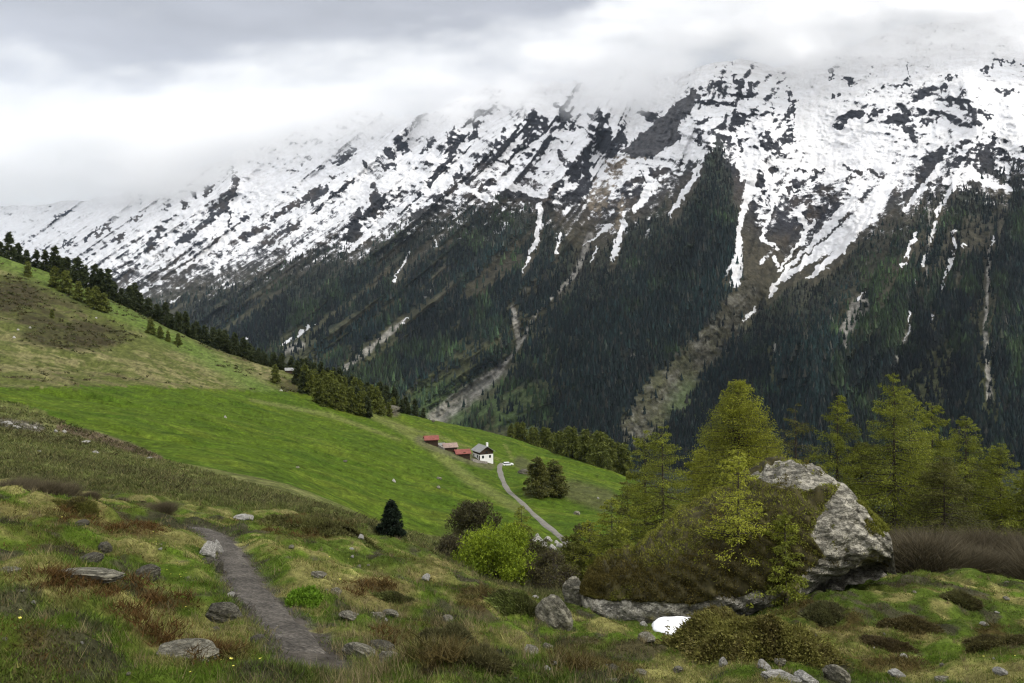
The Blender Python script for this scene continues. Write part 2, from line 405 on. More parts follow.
def zones(X, Y, Z):
    px = CX + F * X / Y; py = HY - F * Z / Y
    mixc = lambda c, d, m: c + (d - c) * m[..., None]
    n1 = fbm2(X / 30, Y / 30, 3, 41); n2 = fbm2(X / 8, Y / 8, 3, 43); n3 = fbm2(X / 1.6, Y / 1.6, 3, 47); n4 = fbm2(X / 0.5, Y / 0.5, 2, 53)
    col = np.broadcast_to(G_OLIVE, X.shape + (3,)).copy()
    # foreground
    fg = col * 0 + G_GREEN
    fg = mixc(fg, L(0.072, 0.112, 0.012), sstep(-0.1, 0.5, n2))
    fg = mixc(fg, G_DRY, 0.75 * sstep(0.15, 0.65, n3 + 0.5 * n2 + 0.25 * n4))
    dry = np.maximum(1 - sstep(0.5, 1.2, np.hypot((px - 440) / 110, (py - 585) / 40)), 1 - sstep(0.5, 1.3, np.hypot((px - 345) / 60, (py - 660) / 30)))
    fg = mixc(fg, G_DRY * 0.8, 0.6 * dry * sstep(-0.4, 0.4, n3))
    fg = mixc(fg, G_EARTH * 0.7, 0.85 * sstep(0.25, 0.7, -n3 + 0.4 * n4))
    fg = mixc(fg, G_HEATH, 0.85 * np.clip(heath_mask(px, py) + 0.35 * sstep(0.2, 0.7, fbm2(X / 3.0 + 9, Y / 3.0, 3, 61)), 0, 1))
    # middle slopes: olive, tan, brown scrub
    ms = mixc(col, G_TAN, 0.7 * sstep(0.0, 0.7, n2 + 0.4 * n3))
    ms = mixc(ms, G_BROWN, 0.8 * sstep(0.15, 0.6, n1 + 0.5 * n3 + 0.3 * n2))
    up = (Y > 150)
    tan = np.maximum(1 - sstep(0.4, 1.2, np.hypot((px - 215) / 95, (py - 372) / 20)), 1 - sstep(0.5, 1.2, np.hypot((px - 60) / 60, (py - 360) / 18))) * up
    ms = mixc(ms, G_TAN, 0.75 * tan * sstep(-0.5, 0.3, n3 + n2))
    brn = np.maximum.reduce([1 - sstep(0.5, 1.15, np.hypot((px - 75 - 0.2 * (py - 335)) / 60, (py - 335) / 17)), 1 - sstep(0.5, 1.15, np.hypot((px - 10) / 35, (py - 295) / 22)),
                             1 - sstep(0.5, 1.1, np.hypot((px - 40) / 30, (py - 318) / 10))]) * up
    ms = mixc(ms, G_BROWN * 0.75, 0.9 * np.clip(brn * (1.1 + 0.6 * n2), 0, 1))
    grn = sstep(0, 1, 1 - np.abs((py - (258 + 0.40 * px + 0.0004 * px ** 2)) / 18)) * up      # green band just below the skyline
    ms = mixc(ms, L(0.075, 0.115, 0.022), 0.8 * grn)
    low = sstep(45, 60, Y) * (1 - sstep(115, 150, Y))
    ms = mixc(ms, L(0.095, 0.105, 0.034), 0.6 * low)
    k = sstep(36, 60, Y)
    col = fg * (1 - k[..., None]) + ms * k[..., None]
    # bright meadow
    wx = 5 * n3 + 4 * n2; wy = 2.5 * n3
    md = (in_poly(px + wx, py + wy, MEADOW) & (Y > 95)).astype(float)
    mc = mixc(np.broadcast_to(G_MEAD, col.shape).copy(), G_MEAD2, 0.5 * sstep(-0.2, 0.7, n2 * 0.6 + fbm2(X / 60, Y / 18, 3, 71)))
    mc = mixc(mc, L(0.036, 0.066, 0.006), 0.75 * sstep(0.1, 0.6, fbm2(X / 14, Y / 7, 3, 73)))  # darker bands painted in as shading of the meadow's undulations
    # drier track lines across the meadow
    for pts in ([(395, 425, 2.5), (440, 437, 2), (470, 448, 1.5), (500, 460, 2)], [(350, 405, 4), (400, 428, 5), (430, 447, 6), (470, 480, 7), (520, 510, 6)], [(250, 400, 2), (330, 415, 3), (400, 440, 2)],
                [(430, 418, 2), (480, 428, 1.5), (540, 440, 2), (600, 460, 2)], [(505, 445, 2), (512, 458, 2)]):
        mc = mixc(mc, G_MEAD2 * L(1.4, 1.15, 3.2), 0.55 * (1 - sstep(0.3, 1.3, seg_dist(px + 2 * n3, py + n3, pts))))
    col = mixc(col, mc, md)
    # brown bank of the ravine and stony ground
    for pts, c in (([(60, 428, 5), (95, 436, 6), (130, 448, 6), (160, 458, 3)], L(0.10, 0.075, 0.05)), ([(-20, 420, 5), (40, 428, 5)], L(0.12, 0.11, 0.09)),
                   ([(385, 408, 8), (395, 412, 6)], L(0.08, 0.07, 0.05)), ([(420, 440, 6), (470, 458, 8), (490, 465, 6)], L(0.085, 0.085, 0.04)),
                   ([(520, 462, 8), (545, 480, 10), (530, 492, 8)], L(0.06, 0.065, 0.025)), ([(572, 490, 13), (604, 500, 15)], L(0.062, 0.066, 0.024))):
        col = mixc(col, c, 0.9 * (1 - sstep(0.5, 1.1, seg_dist(px, py, pts))) * (Y > 85))
    gd = sstep(45, 60, Y) * (1 - sstep(120, 150, Y)) * sstep(430, 470, px)        # gully with scrub
    col = mixc(col, L(0.045, 0.048, 0.022), 0.7 * gd)
    pd = np.full(X.shape, 9.0); m = Y < 60
    pd[m] = line_w(_path, X[m], Y[m]); col = mixc(col, L(0.085, 0.075, 0.062), 1 - sstep(0.42, 0.75, pd + 0.15 * n4))
    return np.clip(col * (1 + 0.30 * n4 + 0.20 * n3)[..., None], 0.004, 0.9)

t = NT('hillside_ground')
base = t.attr('col'); nz = t.noise(9.0, 6, 0.7); nb = t.noise(2.2, 6, 0.65); nf = t.noise(0.35, 7, 0.75)
c = t.mix(base, t.ramp(nz, [(0.3, g3(0.55)), (0.7, g3(1.45))]), 1.0, 'MULTIPLY')
c = t.mix(c, t.ramp(nb, [(0.35, g3(0.75)), (0.65, g3(1.25))]), 1.0, 'MULTIPLY')
c = t.mix(c, t.ramp(nf, [(0.33, g3(0.62)), (0.67, g3(1.35))]), 1.0, 'MULTIPLY')
t.bump(t.math('ADD', nz, nb), 0.12, 0.7)
M['ground'] = t.fin(c, 0.95, 0.05)

cp = np.concatenate([np.arange(-700, -40, 12.0), np.arange(-40, 1064, 1.8), np.arange(1064, 1801, 12.0)])
yr = np.concatenate([np.exp(np.linspace(math.log(1.6), math.log(7), 40, endpoint=False)), np.exp(np.linspace(math.log(7), math.log(60), 420, endpoint=False)), np.exp(np.linspace(math.log(60), math.log(1250), 420))])
PX, YY = np.meshgrid(cp, yr); XX = (PX - CX) / F * YY
ZZ = hgt(XX, YY)
gc = zones(XX, YY, ZZ)
me = mesh_np('hillside', np.stack([XX, YY, ZZ], -1).reshape(-1, 3), grid_faces(*XX.shape), gc.reshape(-1, 3), (M['ground'],), smooth=True)
tag(link('hillside', me), 'grassy alpine hillside with bright green meadow and brown scrub', 'hillside', kind='structure')
# the same hillside carried on round and behind the viewer
ang = np.linspace(R(58), R(302), 60); rr = np.exp(np.linspace(math.log(3), math.log(1500), 50))
A, RR = np.meshgrid(ang, rr); xb, yb = RR * np.sin(A), RR * np.cos(A)
zb = -1.9 - 0.25 * xb * sstep(0, 40, np.abs(xb)) - 0.12 * yb + 1.5 * fbm2(xb / 30, yb / 30, 3, 5) * sstep(5, 40, RR) - 1.0
me = mesh_np('ground_behind', np.stack([xb, yb, zb], -1).reshape(-1, 3), grid_faces(*A.shape), np.broadcast_to(G_GREEN, (A.size, 3)), (M['ground'],), smooth=True)
tag(link('ground_behind', me), 'grassy slope carrying on behind the viewpoint', 'ground', kind='structure')

# footpath and gravel road -------------------------------------
def ribbon(pts, hw, n_across, n_along, lift, seed):
    q = dens(pts, n_along); d = np.gradient(q, axis=0); d /= np.linalg.norm(d, axis=1)[:, None]; nrm = np.stack([-d[:, 1], d[:, 0]], 1)
    s = np.linspace(-1, 1, n_across); w = hw * (1 + 0.28 * vn2(np.arange(n_along) / 9.0, 0.5, seed))
    X = q[:, 0:1] + nrm[:, 0:1] * s * w[:, None]; Y = q[:, 1:2] + nrm[:, 1:2] * s * w[:, None]
    Z = hgt(X, Y) + lift * (1 - s ** 6)[None, :]
    return np.stack([X, Y, Z], -1)
t = NT('path_gravel'); a = t.noise(14, 6, 0.75); b = t.noise(1.3, 4)
v = t.new('ShaderNodeTexVoronoi'); v.inputs['Scale'].default_value = 16; t.l.new(t.tc.outputs['Object'], v.inputs['Vector'])
c = t.ramp(a, [(0.3, (0.045, 0.041, 0.036)), (0.55, (0.112, 0.100, 0.082)), (0.75, (0.23, 0.21, 0.175))]); c = t.mix(c, t.ramp(b, [(0.35, g3(0.7)), (0.65, g3(1.25))]), 1.0, 'MULTIPLY')
c = t.mix(c, t.ramp(v.outputs['Color'], [(0.2, g3(0.72)), (0.8, g3(1.3))]), 1.0, 'MULTIPLY')
c = t.mix(c, (0.78, 0.78, 0.80), 1.0, 'MULTIPLY')
t.bump(v.outputs['Distance'], 0.04, 0.8); M['path'] = t.fin(c, 0.95, 0.1)
g = ribbon(path_pts, 0.39, 15, 300, 0.05, 5); g[..., 2] -= 0.16 * sstep(280, 299, np.arange(300))[:, None]; me = mesh_np('footpath', g.reshape(-1, 3), grid_faces(300, 15), None, (M['path'],), smooth=True)
tag(link('footpath', me), 'narrow grey gravel footpath curving round the grassy knoll', 'path', kind='structure')
M['road'] = m_plain('road_gravel', (0.15, 0.14, 0.12), 0.6, 0.25)
g = ribbon(road_pts, 0.95, 7, 200, 0.22, 6); me = mesh_np('gravel_road', g.reshape(-1, 3), grid_faces(200, 7), None, (M['road'],), smooth=True)
tag(link('gravel_road', me), 'narrow gravel road winding across the meadow to the hamlet', 'road', kind='structure')

# ------------------------------------------------------------------ mountains across the valley
MC = {  # column: (row, distance)
 -400: [(520, 4200), (400, 5600), (310, 7500), (250, 9500), (200, 12500), (150, 16000), (60, 22000)],
 0: [(520, 3500), (400, 4500), (310, 6000), (250, 7500), (200, 9500), (150, 12500), (60, 17000)],
 150: [(520, 2700), (400, 3300), (310, 4300), (250, 5200), (180, 7200), (150, 8500), (60, 12500)],
 300: [(520, 2000), (440, 2400), (380, 2700), (310, 3300), (200, 4800), (120, 6600), (60, 8500)],
 520: [(520, 1480), (440, 2000), (400, 2170), (310, 2530), (200, 3250), (100, 4450), (60, 5300), (0, 6700)],
 740: [(520, 1300), (440, 1750), (400, 1890), (310, 2200), (200, 2800), (100, 3850), (50, 4700), (0, 5800)],
 1100: [(520, 1100), (440, 1480), (400, 1600), (310, 1870), (200, 2380), (100, 3200), (50, 3800), (0, 4600), (-60, 5800)],
 1500: [(520, 1000), (440, 1300), (400, 1400), (310, 1700), (200, 2150), (100, 2800), (0, 4000), (-60, 5000)],
}
crest_k = [(-400, 235), (0, 206), (60, 203), (120, 192), (165, 178), (235, 150), (300, 128), (350, 112), (400, 112), (450, 98), (500, 88), (560, 84), (600, 76), (640, 70), (690, 74), (712, 62), (740, 56), (775, 66), (800, 62), (830, 48), (900, 26), (1024, 0), (1100, -15), (1500, -50)]
mpx = np.concatenate([np.arange(-400, -20, 6.0), np.arange(-20, 1044, 0.85), np.arange(1044, 1500, 6.0)])
crest = np.interp(mpx, *np.array(crest_k, float).T) + (3.5 + 5.5 * sstep(300, 400, mpx) * sstep(720, 640, mpx)) * fbm2(mpx / 22, mpx * 0, 4, 91) + 1.5
NR = 640
mrow = np.linspace(0, 1, NR)
PXm = np.broadcast_to(mpx, (NR, len(mpx))).copy(); PYm = 520 + (crest[None, :] - 520) * mrow[:, None]
rows = np.arange(-80, 531, 5.0); mk = sorted(MC)
tabm = np.array([np.interp(rows, np.array(MC[k], float)[::-1, 0], np.log(np.array(MC[k], float)[::-1, 1])) for k in mk])
tm = np.array([np.interp(np.arange(-400, 1501, 10.0), mk, tabm[:, j]) for j in range(len(rows))]).T
tm = gsmooth(gsmooth(tm, 5, 0), 3, 1)
def mdepth_base(px, py):
    a = np.clip((px + 400) / 10, 0, tm.shape[0] - 1.001); b = np.clip((py + 80) / 5, 0, tm.shape[1] - 1.001)
    ia = a.astype(int); ib = b.astype(int); fa = a - ia; fb = b - ib
    return np.exp((tm[ia, ib] * (1 - fa) + tm[ia + 1, ib] * fa) * (1 - fb) + (tm[ia, ib + 1] * (1 - fa) + tm[ia + 1, ib + 1] * fa) * fb)
def fall(px, py):
    """coordinate across the fall line, in columns at row 250"""
    K = np.interp(px, [0, 500, 640, 740, 830, 900, 960, 1024], [1.5, 1.1, 0.65, 0.25, 0.55, 0.45, 0.15, 0.05])
    return px + K * (py - 250)
RIDGES = [([(705, 80, 26), (690, 110, 30), (713, 150, 26), (705, 220, 34), (640, 300, 45), (570, 400, 60)], 0.040), ([(740, 66, 16), (760, 110, 22), (775, 150, 20)], 0.018),
          ([(968, 90, 20), (978, 130, 22), (945, 190, 30), (900, 260, 45), (850, 340, 60)], 0.036), ([(1010, 110, 20), (1040, 190, 30), (1010, 300, 50), (985, 400, 60)], 0.030),
          ([(530, 112, 14), (500, 150, 20), (430, 250, 35), (340, 380, 50)], 0.026), ([(455, 135, 12), (430, 180, 18), (350, 280, 34), (270, 380, 40)], 0.02), ([(605, 115, 14), (620, 145, 14)], 0.015),
          ([(235, 160, 9), (225, 205, 10), (200, 230, 14)], 0.014), ([(400, 135, 10), (375, 200, 18), (300, 300, 30)], 0.016), ([(800, 320, 20), (815, 400, 30), (820, 460, 40)], 0.02)]
GULLIES = [([(600, 160, 16), (588, 230, 18), (575, 275, 18), (520, 340, 18), (505, 365, 16), (440, 417, 22)], 0.030), ([(640, 105, 16), (625, 150, 16)], 0.016), ([(820, 150, 40), (800, 230, 40), (772, 290, 18), (745, 320, 16), (700, 380, 26)], 0.035),
           ([(750, 190, 9), (738, 250, 10), (736, 285, 10)], 0.010), ([(925, 250, 9), (909, 325, 10), (890, 400, 14)], 0.010), ([(953, 250, 8), (932, 320, 9)], 0.008), ([(410, 250, 10), (400, 320, 12), (360, 360, 14)], 0.008)]
def relief(px, py):
    f = fall(px, py); r = 0
    for p, a in RIDGES: r = r + 2.2 * a * np.exp(-seg_dist(px, py, p) ** 1.6)
    for p, a in GULLIES: r = r - 2.0 * a * np.exp(-seg_dist(px, py, p) ** 1.6)
    env = 0.5 + 0.5 * sstep(430, 300, py)
    ur = 1 - 0.8 * sstep(760, 860, px) * sstep(200, 150, py)
    r = r + env * 0.032 * ridge2(f / 58, py / 150, 3, 101) * ur
    r = r + 0.012 * ur * ridge2(f / 19, py / 55, 3, 107)
    up = sstep(300, 180, py)
    r = r + up * (0.011 * ridge2((px + 0.5 * py) / 24, (py - 0.2 * px) / 17, 5, 113, 0.62)) + 0.0025 * fbm2(px / 4, py / 5, 3, 117)
    return r
def mdepth(px, py): return mdepth_base(px, py) * (1 - relief(px, py))
def mpoint(px, py):
    D = mdepth(px, py); return np.stack([(px - CX) / F * D, D, -(py - HY) / F * D], -1)

SNOW = [  # strokes of snow: polyline (x, y, half width)
 [(753, 168, 5), (750, 190, 6), (742, 215, 3), (739, 235, 3), (738, 255, 5), (736, 282, 6)], [(722, 276, 1.2), (730, 268, 2.5), (737, 260, 3)], [(765, 168, 4), (769, 190, 3), (773, 208, 2)], [(772, 208, 2), (766, 225, 1.6), (762, 240, 2), (772, 244, 2), (778, 250, 1)],
 [(905, 160, 5), (885, 188, 9), (868, 212, 12), (840, 237, 9), (815, 255, 5), (795, 270, 3), (780, 281, 2.5), (773, 288, 2.8), (770, 298, 1.6)], [(850, 202, 4), (830, 225, 5), (812, 245, 3), (790, 265, 2), (777, 283, 1.5)],
 [(858, 228, 5), (835, 255, 5), (815, 273, 3), (806, 279, 1)], [(757, 305, 1), (752, 312, 2), (744, 320, 1)], [(761, 262, 2.5), (763, 258, 1)], [(775, 258, 2.2), (777, 266, 2)], [(800, 215, 3), (808, 230, 2), (785, 262, 1.5), (778, 272, 1)], [(815, 220, 1.6), (800, 245, 1.6)],
 [(540, 205, 3), (540, 222, 3), (537, 240, 2.8), (530, 254, 1.8), (522, 272, 1)], [(560, 234, 1.6), (556, 252, 2.2)], [(623, 222, 3), (618, 240, 3.5), (612, 260, 3)], [(610, 225, 2), (595, 238, 1.5), (582, 246, 1)], [(596, 248, 1.2), (591, 262, 1)],
 [(415, 195, 3), (386, 220, 4), (365, 236, 4), (349, 251, 2)], [(437, 240, 1), (436, 247, 1)], [(410, 252, 0.8), (402, 266, 1), (393, 281, 1)], [(408, 317, 1.2), (402, 323, 0.8)],
 [(315, 322, 1.2), (298, 335, 1.6), (281, 346, 1.2)], [(160, 282, 1.5), (135, 295, 2.5)], [(248, 338, 1.5), (241, 343, 1.5)], [(180, 296, 0.8), (170, 302, 1)],
 [(958, 178, 4), (945, 200, 2.5), (936, 215, 2)], [(935, 222, 2), (931, 240, 1.8)], [(925, 256, 1.5), (922, 266, 1.3)], [(954, 232, 2.2), (956, 247, 2)], [(952, 252, 2), (950, 266, 1.6), (943, 280, 1), (941, 290, 0.8)], [(963, 245, 2), (965, 246, 2)],
 [(916, 234, 2), (910, 247, 2.2), (906, 256, 1.8)], [(909, 312, 1.4), (909, 330, 1.1), (903, 342, 0.6)], [(932, 312, 0.7), (932, 324, 0.7)], [(866, 290, 1.2), (858, 299, 1.2)], [(918, 274, .7), (915, 284, .7)], [(994, 238, 1), (993, 244, 1)], [(900, 265, 1.6), (906, 264, 1.4)],
 [(940, 165, 3), (925, 185, 3), (905, 210, 2)], [(970, 170, 5), (990, 185, 4), (1010, 188, 3)], [(640, 160, 3), (650, 180, 3), (640, 200, 2)], [(700, 165, 3), (680, 200, 3), (670, 215, 2)], [(655, 185, 4), (635, 210, 3)],
 [(230, 235, 3), (205, 255, 3), (180, 270, 2)], [(290, 215, 3), (250, 245, 3), (215, 268, 2)], [(330, 205, 3), (300, 232, 3), (270, 250, 1.5)], [(190, 225, 2), (160, 250, 2.5), (140, 268, 2)], [(500, 180, 5), (520, 190, 4), (545, 195, 4)], [(460, 185, 3), (490, 200, 3)]]
ROCK = [  # dark cliffs and ribs standing out of the snow
 [(98, 236, 2), (112, 222, 2)], [(84, 242, 1), (101, 226, 1.2)], [(50, 221, 1.5), (72, 209, 1.5)], [(114, 242, 1.5), (124, 235, 1.5)], [(60, 247, 1), (76, 237, 1)], [(128, 222, 1), (135, 210, 1.2)], [(137, 222, 1.5), (142, 215, 1.5)],
 [(233, 170, 3), (236, 183, 3.5), (228, 198, 5), (226, 205, 4)], [(222, 205, 3), (205, 222, 3.5), (195, 232, 2.5)], [(195, 196, 4)], [(185, 203, 3.5)], [(168, 208, 2.5)], [(212, 187, 2.5), (208, 192, 2.5)], [(190, 235, 3), (178, 242, 3.5)], [(215, 240, 4), (222, 236, 2)], [(231, 210, 1.5), (230, 228, 1.2)],
 [(243, 219, 2.5), (249, 216, 1.5)], [(243, 236, 2.5), (262, 229, 2.5), (278, 227, 2)], [(270, 219, 2), (290, 206, 3), (305, 200, 3), (325, 187, 3)], [(262, 245, 2), (300, 222, 2)], [(283, 193, 1.6)], [(315, 215, 1.5), (335, 200, 1.5)], [(335, 178, 3), (345, 173, 3)], [(302, 163, 1.6), (308, 158, 1)], [(330, 195, 1), (350, 182, 2)], [(160, 228, 3), (150, 245, 3)],
 [(398, 138, 4), (405, 150, 4)], [(393, 157, 3), (388, 150, 3)], [(352, 150, 3), (335, 163, 3)], [(365, 165, 3.5)], [(345, 175, 3.5)], [(422, 153, 3), (432, 142, 4)], [(455, 130, 3), (446, 142, 3)], [(455, 147, 4), (445, 165, 4), (430, 185, 3)], [(372, 185, 3), (378, 200, 7), (374, 212, 5)], [(357, 213, 3), (355, 235, 6)], [(325, 190, 2.5), (312, 203, 2)], [(385, 166, 2), (396, 167, 2)],
 [(400, 210, 2), (420, 195, 2.5)], [(410, 220, 2), (440, 198, 2)], [(480, 122, 3), (472, 138, 3)], [(496, 143, 3)], [(480, 164, 4)], [(470, 178, 3), (448, 192, 3)], [(462, 165, 2), (455, 180, 2)], [(480, 185, 2.5), (492, 180, 2.5)], [(510, 163, 1.6)], [(534, 172, 2)],
 [(533, 113, 3), (536, 128, 8), (528, 136, 6)], [(505, 132, 3), (502, 137, 3)], [(497, 145, 3.5)], [(486, 156, 3.5)], [(545, 122, 4), (542, 135, 3)], [(556, 103, 1.2), (572, 125, 2), (570, 130, 1.5)], [(560, 118, 2.5), (563, 126, 2.5)], [(577, 137, 2)], [(600, 113, 3), (605, 130, 6), (603, 145, 6)], [(622, 132, 5), (620, 145, 7)], [(613, 150, 7)],
 [(562, 155, 4), (572, 170, 5), (578, 180, 3)], [(575, 155, 1.2), (587, 175, 1.5)], [(585, 152, 3), (588, 165, 3.5), (585, 185, 5), (580, 195, 5)], [(557, 185, 4), (552, 193, 2)], [(515, 192, 6), (540, 200, 6), (550, 215, 6)], [(640, 112, 3), (655, 118, 4)],
 [(733, 78, 3), (740, 85, 4), (736, 95, 2)], [(750, 82, 2.2), (752, 95, 2)], [(720, 85, 2), (723, 100, 2)], [(733, 105, 1.5)], [(788, 90, 2.5), (793, 103, 3.5), (790, 115, 3)], [(790, 125, 4)], [(790, 138, 3.5), (780, 140, 1.5)], [(765, 133, 3), (768, 143, 6), (763, 150, 5)], [(776, 145, 2), (783, 155, 1)], [(700, 122, 3), (712, 118, 2)], [(713, 132, 3.5)], [(727, 138, 2.6)], [(698, 143, 2)], [(735, 112, 2), (742, 122, 4), (733, 125, 2)], [(736, 130, 1.5), (740, 150, 2)], [(773, 105, 1), (772, 115, 1)], [(679, 140, 2.5)],
 [(632, 181, 3.5), (652, 172, 4), (668, 170, 2.5)], [(645, 190, 3), (660, 182, 2)], [(680, 178, 2), (690, 172, 2)], [(667, 205, 3), (680, 192, 3)], [(635, 205, 4), (640, 215, 4)], [(752, 165, 2.5), (762, 182, 4), (770, 200, 3.5), (773, 213, 3)], [(768, 170, 1.2), (769, 182, 1.2)], [(795, 170, 2.2), (806, 171, 1)], [(770, 170, 3), (778, 168, 2)], [(800, 183, 2.6), (790, 183, 2)], [(815, 172, 1.5), (825, 171, 1.5)], [(820, 187, 2.5), (828, 190, 2.5)], [(815, 176, 3), (810, 180, 1.6)],
 [(785, 190, 1.6), (800, 190, 1.4)], [(790, 203, 2), (810, 200, 1.6)], [(806, 213, 3.5), (822, 212, 4), (828, 206, 3)], [(780, 214, 2)], [(773, 235, 5), (785, 230, 9), (792, 235, 5)], [(833, 200, 2), (838, 210, 2)], [(845, 180, 2), (855, 178, 2)], [(872, 172, 2), (880, 176, 2.5)], [(868, 198, 5), (885, 185, 4), (900, 170, 1.5)], [(845, 232, 1), (870, 205, 1)], [(800, 262, 3), (825, 240, 1.5)], [(845, 165, 1.5), (860, 174, 2)], [(895, 195, 4), (890, 205, 5)], [(750, 200, 4), (752, 225, 6)], [(755, 235, 5), (758, 250, 8)],
 [(848, 78, 3), (852, 85, 2)], [(831, 68, 1.2), (832, 80, 1)], [(835, 95, 2.5)], [(838, 125, 4), (845, 118, 4), (860, 114, 3)], [(868, 115, 1.6), (885, 110, 2)], [(890, 122, 5), (905, 118, 5), (903, 107, 3)], [(908, 128, 5), (913, 138, 3)], [(915, 98, 2.5), (930, 91, 3), (945, 87, 2)], [(925, 123, 3), (938, 119, 3)], [(935, 113, 1.5), (948, 111, 1.5)], [(898, 85, 1.2), (912, 84, 1)], [(905, 60, .8), (908, 80, 1)], [(947, 77, 1.4), (955, 77, 1)],
 [(945, 147, 3), (933, 160, 8), (925, 172, 7), (922, 180, 5)], [(955, 150, 2), (968, 142, 1.6)], [(950, 165, 2), (970, 152, 1.6)], [(940, 180, 2), (975, 148, 1.4)], [(967, 100, 1.5), (971, 110, 2.5), (978, 122, 4), (982, 128, 3)], [(980, 112, 2), (991, 117, 1.5)], [(996, 137, 2), (988, 150, 5), (985, 160, 6), (995, 173, 4), (1002, 180, 2)], [(1000, 150, 2.5), (1008, 158, 1.5)],
 [(990, 67, 2.5), (984, 72, 2)], [(995, 62, 1.2), (1012, 63, 1.4)], [(997, 91, 1.6), (1006, 93, 2.2), (1015, 91, 1.6)], [(1022, 65, 1.5)], [(1015, 160, 1.4), (1025, 165, 1.4)], [(977, 97, 1.8)], [(957, 100, 1), (965, 90, 1)], [(905, 195, 3), (930, 185, 3)]]
BEIGE = [[(600, 182, 5), (592, 205, 5)], [(625, 165, 6), (610, 185, 5), (600, 210, 3)], [(613, 172, 7)], [(623, 195, 2), (616, 225, 3)], [(640, 158, 4), (610, 163, 4)]]
SCREE = [[(505, 364, 2), (488, 380, 6.5), (465, 396, 9), (436, 417, 8)], [(512, 308, 2), (516, 325, 3), (519, 343, 2)], [(505, 364, 2), (520, 345, 1.5), (535, 315, 1.5), (560, 290, 1.6), (578, 270, 2.5), (590, 235, 3)],
         [(405, 320, 1.5), (388, 334, 3), (368, 350, 3), (345, 368, 3)], [(433, 285, 1.2), (425, 297, 1.6)], [(909, 330, 1.5), (900, 350, 2), (893, 368, 2)], [(634, 357, 3)], [(860, 305, 8), (845, 330, 5), (842, 350, 3)], [(990, 250, 1.5), (985, 330, 2), (990, 400, 3)], [(775, 345, 2), (778, 360, 2)],
         [(300, 345, 4), (285, 352, 3)], [(930, 210, 1.6), (925, 300, 1)]]
BARE = [([(745, 300, 18), (712, 345, 24), (668, 392, 30), (640, 430, 26)], 1.0), ([(590, 235, 7), (575, 275, 8), (520, 340, 8), (505, 362, 8)], 0.7), ([(508, 364, 8), (488, 385, 15), (465, 402, 18), (430, 425, 22)], 1.0), ([(765, 235, 16), (760, 290, 22), (735, 310, 16)], 0.95),
        ([(512, 305, 7), (518, 345, 9)], 0.85), ([(850, 300, 15), (845, 350, 8)], 0.85), ([(990, 240, 5), (985, 330, 7), (995, 420, 12)], 0.7), ([(405, 318, 5), (365, 352, 9), (340, 372, 9)], 0.85), ([(433, 240, 3), (400, 285, 5)], 0.6),
        ([(300, 330, 8), (270, 352, 9)], 0.7), ([(815, 260, 12), (780, 285, 8)], 1.0), ([(909, 310, 3), (893, 370, 5)], 0.8), ([(953, 250, 3), (932, 325, 3)], 0.6), ([(770, 350, 8), (775, 400, 6)], 0.7)]
def treeline(px): return np.interp(px, [100, 200, 300, 400, 450, 500, 550, 575, 600, 650, 680, 700, 713, 728, 738, 745, 790, 830, 860, 900, 950, 1024], [330, 297, 268, 236, 222, 206, 225, 262, 262, 228, 205, 172, 150, 170, 215, 300, 305, 282, 256, 225, 196, 176])
def snowline(px): return np.interp(px, [0, 100, 150, 200, 300, 350, 400, 450, 500, 550, 600, 650, 690, 713, 735, 760, 790, 830, 870, 900, 950, 1024], [285, 285, 277, 268, 250, 240, 222, 206, 196, 202, 212, 200, 172, 152, 190, 228, 240, 232, 215, 195, 180, 172])
NSEG = lambda lst, px, py, k0, k1, scale=1.0: 1 - sstep(k0, k1, np.minimum.reduce([seg_dist(px, py, p) / scale for p in lst]))
def strokes(lst, px, py):
    """0..1 cover by a list of strokes, working only near each one"""
    o = np.zeros(px.shape); flat = o.ravel(); X = px.ravel(); Y = py.ravel()
    for p in lst:
        q = np.array(p, float); w = q[:, 2].max() * 1.8 + 3
        m = np.nonzero((X > q[:, 0].min() - w) & (X < q[:, 0].max() + w) & (Y > q[:, 1].min() - w) & (Y < q[:, 1].max() + w))[0]
        if len(m): flat[m] = np.maximum(flat[m], 1 - sstep(0.55, 1.45, seg_dist(X[m], Y[m], p)))
    return flat.reshape(px.shape)
def forest_mask(px, py):
    n = fbm2(px / 26, py / 20, 3, 201); n2 = fbm2(fall(px, py) / 9, py / 40, 3, 203)
    f = sstep(-26, 14, py - treeline(px) + 14 * n2 + 8 * n)
    for p, a in BARE: f = f * (1 - a * (1 - sstep(0.5, 1.15, seg_dist(px + 4 * n2, py + 4 * n, p))))
    f = f * (1 - 0.9 * sstep(0.02, 0.42, n2 + 0.35 * n) * sstep(600, 520, px))      # avalanche strips on the left
    f = f * (1 - 0.8 * sstep(0.05, 0.42, n2 + 0.35 * n) * sstep(820, 900, px))
    f = f * (1 - 0.85 * sstep(425, 436, py) * sstep(640, 560, px))
    clr = np.maximum.reduce([strokes(SNOW, px, py - d_) for d_ in (0, 5, 10)])
    f = f * (1 - 0.97 * clr) * sstep(-60, 40, px)
    return f
